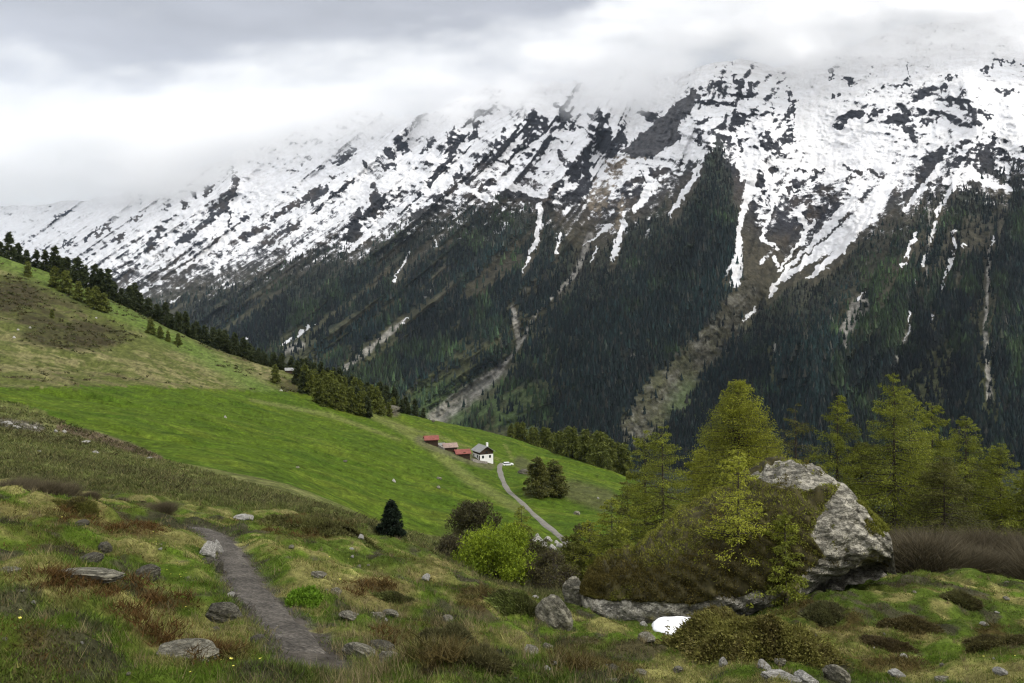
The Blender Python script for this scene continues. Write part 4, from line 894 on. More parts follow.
def wall_run(pts, label):
    p = [pick(a, b, 150) for a, b in pts]; m_ = MB()
    for a, b in zip(p[:-1], p[1:]):
        d = Vector((b[0] - a[0], b[1] - a[1], 0)).normalized(); n = Vector((-d.y, d.x, 0)) * 0.3
        m_.add([(a[0] - n.x, a[1] - n.y, a[2] - .5), (b[0] - n.x, b[1] - n.y, b[2] - .5), (b[0] + n.x, b[1] + n.y, b[2] - .5), (a[0] + n.x, a[1] + n.y, a[2] - .5),
                (a[0] - n.x, a[1] - n.y, a[2] + .9), (b[0] - n.x, b[1] - n.y, b[2] + .9), (b[0] + n.x, b[1] + n.y, b[2] + .9), (a[0] + n.x, a[1] + n.y, a[2] + .9)],
               [(0, 3, 2, 1), (4, 5, 6, 7), (0, 1, 5, 4), (1, 2, 6, 5), (2, 3, 7, 6), (3, 0, 4, 7)])
    tag(m_.build('stone_wall', M['stone_wall']), label, 'wall')
wall_run([(436, 446), (444, 450)], 'low dry stone wall between the upper red barn and the faded barn')
wall_run([(472, 461), (480, 463), (487, 464)], 'low dry stone terrace wall in front of the chalet')
# parked car by the end of the road
x, y, z = pick(508, 466, 150); car = empty('parked_car', (x, y, z + 0.12), R(20)); tag(car, 'silver white estate car parked where the road ends', 'car')
MB().prism([(-2.15, .32), (2.1, .32), (2.2, .6), (2.05, .88), (1.1, .95), (-2.05, 1.0), (-2.2, .7)], -0.86, 0.86, 'y').build('body', M['white_paint'], car)
MB().prism([(1.05, .95), (0.45, 1.40), (-1.75, 1.42), (-2.0, 1.0)], -0.74, 0.74, 'y').build('window', M['glass'], car)
MB().prism([(0.45, 1.405), (0.40, 1.47), (-1.7, 1.48), (-1.76, 1.425)], -0.72, 0.72, 'y').build('roof', M['white_paint'], car)
for a in (-1.35, 1.35):
    for b in (-0.86, 0.70):
        wv_ = MB().tube((a, b, .32), (a, b + .16, .32), .32, .32, 14).build('wheel', M['rubber'], car)
for b in (-0.6, 0.6): MB().box(2.1, 2.19, b - .15, b + .15, .6, .74).build('headlight', M['glass'], car)

# ------------------------------------------------------------------ rocks
def ico(sub):
    import bmesh
    bm = bmesh.new(); bmesh.ops.create_icosphere(bm, subdivisions=sub, radius=1.0)
    v = np.array([x.co[:] for x in bm.verts]); f = np.array([[x.index for x in q.verts] for q in bm.faces]); bm.free(); return v, f
ICO = {k: ico(k) for k in (3, 4, 5)}
def rock_mesh(name, seed, mat, sub=4, planes=10, rough=0.07):
    rg = np.random.default_rng(seed); v, f = ICO[sub]; d = v.copy(); nn = rdir(rg, planes); off = rg.uniform(0.55, 0.95, planes)
    r = np.full(len(v), 1.05)
    for n_, o_ in zip(nn, off):
        c_ = d @ n_; r = np.where(c_ > 0.05, np.minimum(r, o_ / np.maximum(c_, 0.05)), r)
    p = d * r[:, None]; p += d * (rough * fbm3(p * 2.2 + seed, 4, seed, 0.6))[:, None]
    strat = 0.03 * np.sign(np.sin((p[:, 2] + 0.3 * p[:, 0]) * 14 + 2 * vn3(p * 2, seed))); p[:, :2] *= (1 + strat)[:, None]
    return mesh_np(name, p, f, None, (mat,), smooth=False)
def sized(p, w, h, Y=None): return p[1] / F * w / 2, p[1] / F * h / 2
rock_protos = {k: [rock_mesh('rock', 500 + i + 20 * j, M[m_], 4) for i in range(4)] for j, (k, m_) in enumerate((('g', 'rock'), ('p', 'rock_pale'), ('d', 'rock_dark')))}
def rock(px, py, w, h, kind, label, tilt=0, ymin=3.0, depth=1.0, sink=0.38, name='rock', group=None, seed=None):
    """a rock whose base is seen at px, py and which shows w by h pixels"""
    p = pick(px, py, ymin); s_ = p[1] / F
    if p[1] > 60: w, h = w * 0.75, h * 0.8
    elif name == 'rock' and kind != 'p': h *= 0.72; w *= 0.92
    me_ = rock_protos[kind][(seed if seed is not None else int(px * 7 + py)) % 4]
    o = link(name, me_); hh_ = h * s_ * 0.85
    o.scale = (w * s_ / 1.75, depth * w * s_ / 1.75, hh_ / 1.5 / (1 - sink * 0.7)); o.location = (p[0], p[1] + 0.25 * w * s_ * depth, p[2] + hh_ * 0.5 - hh_ * sink)
    o.rotation_euler = (0, R(tilt), R(rnd.uniform(-25, 25)))
    return tag(o, label, 'rock', group)
# foreground rocks
rock(178, 661, 62, 17, 'g', 'flat grey slab ringed by brown heather in the lower left grass', 0, depth=0.6, name='rock_slab')
rock(232, 586, 60, 12, 'g', 'long pale flat slab half sunk in heather left of the path', -3, depth=0.4, name='rock_slab') if False else None
rock(85, 579, 60, 9, 'g', 'long pale slab lying in the reddish heather on the knoll', 3, depth=0.4, name='rock_slab')
rock(8, 572, 18, 6, 'g', 'small pale stone at the left edge above the heather')
rock(104, 552, 13, 18, 'd', 'upright dark rock with pale face on the knoll', 10)
rock(80, 526, 13, 8, 'd', 'small dark blotchy rock near the top of the knoll')
rock(88, 562, 22, 12, 'd', 'dark rock sunk in the turf left of the upright rock')
rock(144, 578, 24, 18, 'd', 'dark overhanging rock in a hollow of the knoll')
rock(206, 557, 17, 17, 'p', 'larger white stone on the left verge of the path bend')
rock(216, 553, 11, 14, 'p', 'smaller white stone touching the path bend')
rock(205, 563, 14, 7, 'd', 'dark low stone under the white pair by the path')
rock(218, 573, 8, 18, 'd', 'narrow dark rock at the left verge of the path', 15)
rock(220, 619, 44, 22, 'd', 'flat dark layered rock in the grass left of the path', 5, depth=0.7)
rock(230, 597, 8, 5, 'p', 'tiny white stone in the grass left of the path')
rock(216, 632, 9, 9, 'd', 'small grey stone under the dark layered rock')
rock(256, 643, 16, 10, 'd', 'brown stone on the lower left verge of the path')
rock(242, 520, 17, 5, 'p', 'pale flat stone right of the far end of the path')
rock(249, 520, 8, 5, 'p', 'small pale stone beside the flat one at the far path end')
rock(360, 658, 34, 13, 'g', 'cracked white and grey slab at the right end of the path', 12, depth=0.5, name='rock_slab')
rock(391, 664, 28, 13, 'g', 'grey slab next to the cracked slab at the foot of the slope', 10, depth=0.5, name='rock_slab')
rock(381, 650, 30, 8, 'd', 'dark slab lying behind the two grey slabs', 8, depth=0.5, name='rock_slab')
rock(317, 578, 18, 9, 'g', 'low stone right of the bright green plant', 12)
rock(335, 596, 12, 12, 'g', 'brownish stone on the slope right of the path', 8)
rock(377, 618, 20, 7, 'g', 'flat grey stone embedded in the dry slope', 14)
rock(390, 616, 16, 7, 'g', 'flat pale stone just right of its grey twin on the dry slope', 14)
rock(350, 620, 22, 6, 'g', 'long narrow stone on the dry slope under the twins', 14)
rock(360, 539, 7, 5, 'p', 'white stone at the heather mat by the little spruce')
rock(426, 581, 8, 7, 'p', 'round white stone in the middle of the dry slope')
rock(447, 622, 13, 9, 'g', 'grey stone on the lower dry slope', 10)
rock(373, 517, 8, 4, 'p', 'pale stone left of the small dark spruce') if False else None
rock(530, 653, 18, 8, 'g', 'flat grey stone low on the right flank of the slope', 15)
rock(548, 648, 10, 7, 'g', 'small grey stone right of the flat one on the flank')
rock(548, 672, 8, 5, 'p', 'pale pebble near the bottom middle')
rock(612, 671, 16, 6, 'd', 'flat stone in the grass below the boulder', 6)
rock(611, 684, 15, 7, 'g', 'grey stone at the bottom edge below the boulder')
rock(641, 675, 12, 6, 'g', 'squarish grey stone below the snow patch')
rock(646, 641, 18, 10, 'g', 'grey stone touching the left end of the snow patch')
rock(679, 673, 10, 8, 'g', 'grey stone left of the juniper mound')
rock(644, 626, 7, 5, 'p', 'white pebble between boulder and snow patch')
rock(724, 666, 8, 9, 'p', 'pale stone in the front of the juniper mound')
rock(782, 680, 34, 9, 'p', 'row-end pale flat stone at the bottom under the mound', 4, depth=0.5, name='rock_slab')
rock(807, 684, 22, 10, 'p', 'pale stone at the bottom edge under the mound')
rock(838, 680, 24, 14, 'g', 'tilted pale slab at the foot of the juniper mound', 25, depth=0.5, name='rock_slab')
rock(812, 650, 16, 24, 'd', 'dark rock face at the right end of the juniper mound', 20)
rock(768, 654, 26, 18, 'g', 'pale crumbly rock showing through the front of the juniper mound', 0)
rock(765, 669, 12, 9, 'p', 'small white rock below the crumbly one')
rock(780, 664, 13, 8, 'g', 'small grey rock right of the crumbly one')
rock(985, 626, 7, 4, 'p', 'white pebble in the right foreground grass')
rock(898, 676, 14, 6, 'p', 'white stone on the bare earth at lower right')
rock(905, 659, 9, 5, 'p', 'small white stone above the bare earth at lower right')
rock(1002, 675, 12, 7, 'p', 'white stone at the lower right corner')
rock(945, 682, 20, 6, 'g', 'flat stone at the bottom edge on the right')
rock(575, 604, 26, 29, 'g', 'upright lichen-spotted rock left of the giant boulder', -8, name='boulder')
rock(552, 624, 36, 32, 'g', 'sloping grey rock left of the upright lichen rock', 35, depth=0.6, name='boulder')
p_ = pick(692, 540, 45)
rock(690, 545, 60, 52, 'g', 'layered grey rock jutting out behind the giant boulder', -25, ymin=45, name='boulder', depth=0.5)
rock(912, 545, 50, 26, 'g', 'flat topped grey rock behind the right end of the giant boulder', 0, ymin=40, name='boulder')
# rocks in the ravine on the left and in the meadow
for i, (x, y, w, h, k_, lb) in enumerate([(24, 428, 10, 8, 'g', 'grey boulder at the head of the left ravine'), (6, 424, 12, 4, 'p', 'white stone at the left edge in the ravine'), (14, 428, 12, 3, 'p', 'flat white stone left of the ravine boulder'), (34, 429, 8, 3, 'p', 'flat white stone right of the ravine boulder'),
    (64, 433, 7, 4, 'p', 'white stone on the upper ravine bank'), (84, 443, 12, 3, 'p', 'flat pale stone along the middle of the ravine bank'), (95, 453, 8, 3, 'p', 'white stone below the ravine bank'), (148, 459, 9, 2.5, 'p', 'pale stone at the lower end of the ravine bank'), (38, 452, 6, 2, 'p', 'small white stone in grass under the ravine'),
    (55, 432, 5, 3, 'p', 'tiny white stone above the ravine bank'), (225, 418, 4, 3, 'p', 'white stone alone in the upper bright meadow'), (394, 482, 4.5, 4, 'p', 'white stone alone in the lower bright meadow'), (439, 479, 6, 3, 'g', 'grey stone in the meadow below the barns'), (438, 489, 5, 3.5, 'g', 'grey stone below the other one under the barns'),
    (389, 411, 24, 7, 'd', 'long brown rock outcrop on the meadow crest'), (433, 422, 5, 2.5, 'd', 'dark rock on the meadow crest above the barns'), (281, 391, 4, 2, 'p', 'white stone at the top edge of the meadow'), (577, 515, 8, 5, 'g', 'pale rock right of the gravel road'), (588, 530, 5, 4, 'p', 'small white rock right of the gravel road bend'), (598, 499, 3, 2.5, 'p', 'tiny white rock high beside the right trees'),
    (523, 474, 14, 6, 'd', 'brown rock mound left of the pair of larches by the road'), (30, 328, 3, 2.5, 'p', 'white stone under the dark scrub on the left slope'), (14, 338, 3.5, 3, 'p', 'white stone at far left below the dark scrub'), (18, 330, 3, 2, 'p', 'small white stone left on the scrub slope'), (96, 319, 2.5, 2, 'p', 'white stone above the dark scrub patch'),
    (297, 469 - 1, 5, 2, 'g', 'low grey stone in the middle of the bright meadow'), (345, 462, 6, 2, 'd', 'dark low stone in the bright meadow')]):
    rock(x, y, w, h, k_, lb, ymin=60)
# pale rubble heap right of the yellow green bush
_rb = random.Random(3)
for i in range(16):
    rock(535 + 2.3 * i + _rb.uniform(-2, 2), 541 + 0.65 * i + _rb.uniform(-4, 5), _rb.uniform(6, 11), _rb.uniform(4, 7), 'p', 'pale stone of the rubble heap below the gravel road', ymin=90, name='rubble_stone', group='stones of the pale rubble heap')
# loose little stones in the turf
for i in range(45):
    x, y = _rb.uniform(0, 1020), _rb.uniform(540, 680)
    rock(x, y, _rb.uniform(2, 6), _rb.uniform(1.3, 3.2), _rb.choice('gpg'), 'little grey stone scattered in the foreground turf', name='small_stone', group='little stones in the foreground turf')

# ------------------------------------------------------------------ the giant boulder
BY = 37.0
top_k = np.array([(583, 592), (590, 576), (612, 562), (640, 549), (668, 531), (700, 514), (735, 496), (765, 480), (790, 464), (805, 464), (828, 469), (846, 480), (862, 496), (874, 512), (884, 522), (889, 538), (888, 552), (884, 562)], float)
bot_k = np.array([(583, 608), (600, 618), (640, 626), (690, 624), (730, 616), (770, 604), (800, 594), (830, 580), (860, 567), (884, 560)], float)
nu, nv = 260, 200
u = np.linspace(0, 1, nu); pxu = 583 + (884.5 - 583) * (0.5 - 0.5 * np.cos(math.pi * np.clip(u, 0.0, 1.0)))
tp = np.interp(pxu, top_k[:, 0], top_k[:, 1]); bt = np.interp(pxu, bot_k[:, 0], bot_k[:, 1])
tz = -(tp - HY) * (BY + 2.9 * np.sin(np.pi * u)) / F; bz = -(bt - HY) * BY / F - 0.6
prof_d = 4.3 * np.sin(np.pi * np.clip((pxu - 575) / (895 - 575), 0, 1)) ** 0.6
th_ = np.linspace(0, 2 * math.pi, nv, endpoint=False)
UU, TH = np.meshgrid(np.arange(nu), th_, indexing='ij')
mid = (tz + bz) / 2; hf = (tz - bz) / 2
ct, st = np.cos(TH), np.sin(TH)
sgn = lambda a, p: np.sign(a) * np.abs(a) ** p
Zb = mid[:, None] + hf[:, None] * sgn(st, 0.85)
lean = 0.42 * (Zb - bz[:, None])                     # the mossy face leans back from the viewer
Yb = BY + 0.8 - prof_d[:, None] * sgn(ct, 0.8) * (0.9 + 0.1 * st) + lean - 1.2
# undercut: the lower front edge is set back under the overhang
lowf = np.exp(-((Zb - bz[:, None]) / (0.28 * 2 * hf[:, None] + 0.05)) ** 2) * (ct > 0)
Yb = Yb + 2.4 * lowf
Xb = ((pxu - CX) / F * BY)[:, None] + 0 * TH
BP = np.stack([Xb, Yb, Zb], -1)
q = BP.reshape(-1, 3)
cen = np.stack([Xb[:, 0], np.full(nu, BY + 1.5), mid], 1)[:, None, :].repeat(nv, 1).reshape(-1, 3)
dirn = q - cen; dirn /= np.linalg.norm(dirn, axis=1)[:, None] + 1e-6
lump = 0.26 * fbm3(q / 2.3, 3, 61) + 0.13 * (1 - 2 * np.abs(fbm3(q / 1.0, 3, 67))) + 0.09 * fbm3(q / 0.3, 3, 71)
str_ = np.sin((q[:, 2] * 1.0 + q[:, 0] * 0.55 + 0.6 * fbm3(q / 2, 2, 73)) * 9.0); lump += 0.07 * np.sign(str_) * np.abs(str_) ** 0.5
env = np.clip(np.minimum(UU / 14.0, (nu - 1 - UU) / 14.0), 0.15, 1).ravel()
q = q + dirn * (lump * env)[:, None]
BQ = q.reshape(nu, nv, 3)
idx = np.arange(nu * nv).reshape(nu, nv); i2 = np.roll(idx, -1, 1)
bfc = np.stack([idx[:-1], i2[:-1], i2[1:], idx[1:]], -1).reshape(-1, 4)
br_ = empty('giant_boulder', (0, 0, 0)); tag(br_, 'house-sized grey boulder, its sloping left side covered in brown green moss', 'boulder')
def local(o_, P0): return P0
bo = link('stone', mesh_np('stone', q, bfc, None, (M['rock_boulder'],), smooth=False), br_)
# end caps
for s_, row in ((0, BQ[0]), (1, BQ[-1])):
    c_ = row.mean(0); vv = np.concatenate([row, c_[None]]); ff_ = np.array([[i, (i + 1) % nv, nv] for i in range(nv)])
    link('stone_end', mesh_np('stone_end', vv, ff_, None, (M['rock_boulder'],)), br_)
# moss cushion: lies on the stone where the photograph is mossy
MOSS = [(575, 592), (580, 560), (630, 535), (685, 500), (722, 478), (750, 476), (775, 486), (800, 490), (828, 483), (838, 488), (822, 512), (812, 536), (826, 556), (812, 570), (790, 582), (760, 592), (720, 598), (690, 604), (640, 602), (600, 600)]
def proj(P): return CX + F * P[..., 0] / P[..., 1], HY - F * P[..., 2] / P[..., 1]
fc = BQ; a1 = np.roll(fc, -1, 1)
NPT = 360000
rg = np.random.default_rng(12)
iu = rg.uniform(1, nu - 2, NPT); iv = rg.uniform(0, nv, NPT)
a_, b_ = iu.astype(int), iv.astype(int) % nv; fa, fb = (iu - a_)[:, None], (iv - iv.astype(int))[:, None]; b2 = (b_ + 1) % nv
SP = (BQ[a_, b_] * (1 - fa) + BQ[a_ + 1, b_] * fa) * (1 - fb) + (BQ[a_, b2] * (1 - fa) + BQ[a_ + 1, b2] * fa) * fb
nrm = np.cross(BQ[a_ + 1, b_] - BQ[a_, b_], BQ[a_, b2] - BQ[a_, b_]); nrm /= np.linalg.norm(nrm, axis=1)[:, None] + 1e-9
nrm *= np.sign((nrm * (SP - np.stack([SP[:, 0], np.full(NPT, BY + 1.5), np.interp(SP[:, 0], Xb[:, 0], mid)], 1))).sum(1))[:, None]
ppx, ppy = proj(SP); wob = 3.0 * fbm3(SP / 0.8, 2, 77)
front = (nrm[:, 1] < 0.25)
ms_ = (in_poly(ppx + wob, ppy + wob * 0.8, MOSS) & front) | ((nrm[:, 1] >= 0.25) & (ppx < 800) & (nrm[:, 2] > 0.0))
pocket = (fbm3(SP / 0.9, 3, 83) > 0.42) & (nrm[:, 2] > 0.35) & (ppx > 700)
sel = np.nonzero(ms_ | pocket)[0]
Pm = SP[sel]; Nm = nrm[sel]; n = len(sel)
cush = 0.16 + 0.12 * fbm3(Pm / 0.7, 2, 87)
inner = rg.random(n) < 0.5
P0 = Pm + Nm * (cush * np.where(inner, 0.25, 0.9))[:, None]
Dm = (rdir(rg, n) * 0.9 + Nm * 0.5 + np.array([0, 0, 0.35])) * (rg.uniform(0.05, 0.115, n))[:, None]
mv, mf = soup(P0 - Dm * 0.3, Dm, rg.uniform(0.013, 0.034, n), rng=rg)
mn = fbm3(Pm / 1.6, 3, 89) + 0.35 * rg.normal(0, 0.5, n)
upg = sstep(-0.1, 0.7, mn + 0.8 * sstep(585, 515, proj(Pm)[1]) - 0.15)
mc = L(0.062, 0.050, 0.013) + (L(0.125, 0.130, 0.022) - L(0.062, 0.050, 0.013)) * upg[:, None]
mc = mc * (1 - 0.5 * sstep(0.2, 0.8, fbm3(Pm / 0.6, 2, 93)))[:, None]
mc *= rg.uniform(0.7, 1.7, n)[:, None] * 1.3
mo = link('moss', mesh_np('moss', mv, mf, np.repeat(mc, 3, 0), (M['leaf'],)), br_)
# a closed mat under the leaves so that no stone shines through
g_ = BQ.copy(); gp = g_.reshape(-1, 3); gx, gy = proj(gp)
gn = (gp - cen); gn /= np.linalg.norm(gn, axis=1)[:, None] + 1e-6
inm = ((in_poly(gx + 3.0 * fbm3(gp / 0.8, 2, 77), gy + 2.4 * fbm3(gp / 0.8, 2, 77), MOSS)) & (gn[:, 1] < 0.5)) | ((gn[:, 1] >= 0.2) & (gx < 790) & (gn[:, 2] > 0.0))
gp2 = gp + gn * np.where(inm, 0.10, -0.12)[:, None]
fk = inm[bfc].any(1)
matm = mesh_np('moss_mat', gp2, bfc[fk], None, (m_plain('moss_mat', (0.040, 0.034, 0.011), 2.5, 0.6),), smooth=True)
link('moss_mat', matm, br_)
# snow patch under the boulder
t = NT('old_snow'); a = t.noise(3, 5); M['snow'] = t.fin(t.ramp(a, [(0.3, (0.70, 0.70, 0.70)), (0.7, (0.88, 0.88, 0.89))]), 0.7, 0.2); t.bump(a, 0.05)
p = pick(684, 639, 20); v_, f_ = ICO[4]; rg = np.random.default_rng(2)
sv = v_.copy(); sv[:, 0] *= 1 + 0.12 * vn3(sv * 1.3, 5); sv *= np.array([1.05, 0.8, 0.26]); sv[:, 2] = np.where(sv[:, 2] > 0, sv[:, 2], sv[:, 2] * 0.4); sv += 0.06 * v_ * fbm3(v_ * 2, 3, 8)[:, None]
o = link('snow_patch', mesh_np('snow_patch', sv, f_, None, (M['snow'],), smooth=True)); o.location = (p[0], p[1] + 0.4, p[2] + 0.20); tag(o, 'small white leftover snow patch below the giant boulder', 'snow patch')

# juniper mound in front of the boulder
def cushion(name, poly_c, w, d, h, seed, n, cols, leaf, label, cat='shrub', up=0.4, core=True):
    """a low dense mat: domed body covered by short sprays, following the ground"""
    rg = np.random.default_rng(seed); x, y, z = poly_c
    r_ = np.sqrt(rg.random(n)); a = rg.uniform(0, 2 * math.pi, n)
    ed = 1 + (0.22 if seed == 3 else 0.45) * vn2(a * 1.3, a * 0 + seed, seed) + 0.25 * vn2(a * 4, a * 0, seed + 1) + rg.exponential(0.07, n)
    lx, ly = r_ * np.cos(a) * w / 2 * ed, r_ * np.sin(a) * d / 2 * ed
    gz = hgt(x + lx, y + ly) - z
    dome = h * (1 - r_ ** 2.6) * (0.82 + 0.3 * fbm2(lx / (0.25 * w), ly / (0.25 * w), 3, seed))
    P = np.stack([lx, ly, gz + dome * rg.uniform(0.8, 1.0, n)], 1)
    D = (rdir(rg, n) * 0.8 + np.stack([lx / w, ly / d, 0 * lx + up], 1)) * (leaf * rg.uniform(0.6, 1.5, n))[:, None]
    v, f = soup(P, D, leaf * rg.uniform(0.18, 0.4, n), rng=rg)
    m_ = np.clip(0.5 + 0.5 * fbm2(lx / 0.5, ly / 0.5, 3, seed + 3) + rg.normal(0, 0.2, n), 0, 1)
    c_ = np.array(cols[1]) + (np.array(cols[0]) - np.array(cols[1])) * m_[:, None]; c_ = c_ * (1.25 if seed == 3 else np.array([1.75, 2.2, 2.0])) * rg.uniform(0.7, 1.3, n)[:, None]
    o = link(name, mesh_np(name, v, f, np.repeat(c_, 3, 0), (M['leaf'],))); o.location = (x, y, z); tag(o, label, cat)
    return o
p = pick(786, 673, 12)
cushion('juniper_mound', (p[0], p[1] + 2.2, p[2] - 0.15), 3.6, 3.0, 1.35, 3, 120000, ((0.150, 0.145, 0.034), (0.075, 0.060, 0.020)), 0.075, 'dark olive juniper mound on rocks in front of the giant boulder')
JUN = ((0.075, 0.070, 0.020), (0.040, 0.030, 0.014))
for i, (x, y, wp, hp, cl, lb) in enumerate([(310, 532, 95, 14, ((0.070, 0.058, 0.018), (0.040, 0.030, 0.012)), 'long olive brown juniper mat beyond the path'), (522, 612, 55, 24, ((0.080, 0.080, 0.020), (0.045, 0.035, 0.015)), 'rounded olive juniper mat on the rim left of the sloping rock'),
    (440, 650, 90, 30, ((0.055, 0.042, 0.018), (0.030, 0.022, 0.012)), 'large dark brown shrub mat at the foot of the dry slope'), (478, 672, 60, 22, ((0.060, 0.045, 0.018), (0.034, 0.024, 0.012)), 'smaller dark brown shrub mat at the bottom middle'),
    (1000, 645, 60, 16, ((0.060, 0.044, 0.016), (0.034, 0.022, 0.010)), 'brown shrub mat near the right edge of the grass'), (915, 632, 42, 16, ((0.060, 0.040, 0.016), (0.036, 0.022, 0.010)), 'dark heather hump in the right foreground grass'),
    (892, 652, 38, 14, ((0.052, 0.032, 0.014), (0.030, 0.018, 0.010)), 'darker heather hump below the other one on the right'), (965, 608, 30, 8, ((0.060, 0.048, 0.018), (0.036, 0.024, 0.010)), 'small heather hump high in the right grass'), (825, 622, 40, 16, ((0.060, 0.050, 0.020), (0.036, 0.026, 0.012)), 'brownish shrub hump right of the juniper mound'),
    (70, 512, 34, 12, ((0.080, 0.065, 0.016), (0.045, 0.030, 0.012)), 'round olive juniper near the crest of the knoll'), (395, 601, 34, 10, JUN, 'small juniper mat in the dry slope')]):
    p = pick(x, y, 4); s_ = p[1] / F
    cushion('shrub_mat', (p[0], p[1] + 0.3 * wp * s_, p[2] - 0.05), wp * s_ * 0.9, wp * s_ * 0.75, hp * s_ * 0.6, 20 + i, int(9000 + 22 * wp * hp * 0.6), cl, max(0.05, 2.6 * s_), lb)

# ------------------------------------------------------------------ larches near the boulder
YG1, YG2 = (0.290, 0.305, 0.032), (0.160, 0.175, 0.024)
OG1, OG2 = (0.230, 0.255, 0.030), (0.115, 0.132, 0.022)
DG1, DG2 = (0.130, 0.130, 0.030), (0.060, 0.064, 0.019)
def big(name, px, base_py, top_py, Y, Rpx, seed, label, cols, **kw):
    p = at(px, Y) if base_py is None else pick(px, base_py, 20)
    Yd = p[1]; H = (p[2] + (top_py - HY) * Yd / F) * -1; H = -(top_py - HY) * Yd / F - p[2]
    o = make_tree(name, conifer(H, 1.38 * Rpx * Yd / F, seed, dens_k=2.2 if 801 <= seed <= 818 else 1.0, col=cols[0], col2=cols[1], **kw), label, 'tree'); o.location = (p[0], p[1], p[2]); return o
big('larch', 738, None, 377, 78, 64, 801, 'tallest broad yellow green larch rising behind the boulder', (YG1, YG2), nb=560, per=150, leaf=0.115, base=0.05, droop=0.12, top=0.74, ragged=0.42, lw=0.5)
big('larch', 895, None, 371, 74, 46, 802, 'tall larch with dark upright trunk right of the boulder', (OG1, OG2), nb=190, per=110, leaf=0.125, base=0.05, droop=0.18, top=0.7, ragged=0.4)
big('larch', 910, None, 392, 79, 38, 803, 'second trunk close behind the tall larch right of the boulder', (OG1, OG2), nb=130, per=90, leaf=0.125, base=0.1, droop=0.2, top=0.7, ragged=0.45)
big('larch', 836, None, 392, 76, 36, 804, 'larch between the broad tree and the tall larch, above the boulder top', (OG1, OG2), nb=150, per=100, leaf=0.125, base=0.05, droop=0.2, top=0.7, ragged=0.45)
big('larch', 797, None, 402, 84, 30, 805, 'thin sparse larch just right of the broad yellow green one', (DG1, DG2), nb=60, per=60, leaf=0.15, base=0.15, droop=0.2, top=0.6, ragged=0.5)
big('larch', 932, None, 399, 88, 36, 806, 'olive larch to the right of the twin trunks', (OG1, OG2), nb=150, per=95, leaf=0.18, base=0.05, droop=0.2, top=0.7, ragged=0.4)
big('larch', 966, None, 414, 80, 36, 807, 'dark stemmed larch standing above the brown thicket', (OG1, OG2), nb=150, per=95, leaf=0.125, base=0.05, droop=0.2, top=0.7, ragged=0.4)
big('larch', 1001, None, 440, 80, 32, 808, 'lower larch near the right edge above the thicket', (OG1, OG2), nb=130, per=95, leaf=0.125, base=0.05, droop=0.2, top=0.7, ragged=0.35)
big('larch', 1030, None, 468, 76, 34, 809, 'small larch cut by the right edge of the picture', (OG1, OG2), nb=110, per=90, leaf=0.16, base=0.03, droop=0.2, top=0.6, ragged=0.35)
big('larch', 865, None, 440, 90, 38, 810, 'dim lower larch filling the gap above the boulder shoulder', (DG1, DG2), nb=150, per=90, leaf=0.2, base=0.02, droop=0.2, top=0.6, ragged=0.35)
big('larch', 945, None, 455, 70, 40, 811, 'short dark larch rising directly behind the thicket', (DG1, DG2), nb=150, per=90, leaf=0.125, base=0.02, droop=0.2, top=0.6, ragged=0.35)
big('larch', 982, None, 462, 95, 40, 812, 'dim larch farther back behind the right thicket', (DG1, DG2), nb=120, per=80, leaf=0.2, base=0.02, droop=0.2, top=0.6, ragged=0.35)
big('larch', 645, None, 427, 72, 34, 813, 'left one of two drooping larches left of the broad tree', (OG1, OG2), nb=120, per=100, leaf=0.115, base=0.06, droop=0.42, top=0.62, ragged=0.4)
big('larch', 664, None, 423, 68, 38, 814, 'right one of two drooping larches left of the broad tree', (OG1, OG2), nb=130, per=100, leaf=0.115, base=0.06, droop=0.42, top=0.62, ragged=0.4)
big('larch', 700, None, 447, 84, 32, 815, 'lower yellow green larch leaning against the broad one', (YG1, YG2), nb=130, per=90, leaf=0.18, base=0.03, droop=0.25, top=0.6, ragged=0.3)
big('larch', 612, None, 497, 66, 28, 816, 'wispy young larch above the left tip of the boulder', (OG1, OG2), nb=80, per=90, leaf=0.13, base=0.03, droop=0.3, top=0.6, ragged=0.4)
big('larch', 628, None, 476, 90, 24, 817, 'slim olive larch behind the wispy young one', (DG1, DG2), nb=90, per=80, leaf=0.125, base=0.03, droop=0.3, top=0.6, ragged=0.4)
big('larch', 770, None, 440, 92, 40, 818, 'dark larch low behind the broad tree', (DG1, DG2), nb=140, per=90, leaf=0.2, base=0.02, droop=0.2, top=0.6, ragged=0.35)
big('larch', 521, None, 505, 105, 15, 819, 'slender bare-looking larch right of the round leafless tree', (OG1, OG2), nb=60, per=50, leaf=0.2, base=0.1, droop=0.2, top=0.6, ragged=0.4)
big('larch', 590, None, 520, 85, 20, 820, 'small yellow green larch left of the wispy one', (YG1, YG2), nb=90, per=70, leaf=0.15, base=0.02, droop=0.2, top=0.5, ragged=0.4)
big('larch', 537, 496, 456, 250, 12, 821, 'left larch of the pair beside the gravel road', (DG1, DG2), nb=110, per=60, leaf=0.5, base=0.02, droop=0.2, top=0.55, ragged=0.3)
big('larch', 553, 497, 459, 250, 13, 822, 'right larch of the pair beside the gravel road', (DG1, DG2), nb=110, per=60, leaf=0.5, base=0.02, droop=0.2, top=0.55, ragged=0.3)
big('larch', 738, 611, 446, 33, 36, 823, 'slender feathery young larch growing at the foot of the boulder', ((0.34, 0.35, 0.045), OG1), nb=110, per=100, leaf=0.075, base=0.10, droop=0.10, top=0.55, ragged=0.5, lw=0.3)
big('larch', 786, 603, 512, 33, 24, 824, 'small yellow green larch right of the feathery one at the boulder', (OG1, OG2), nb=60, per=150, leaf=0.08, base=0.05, droop=0.10, top=0.5, ragged=0.5, lw=0.3)
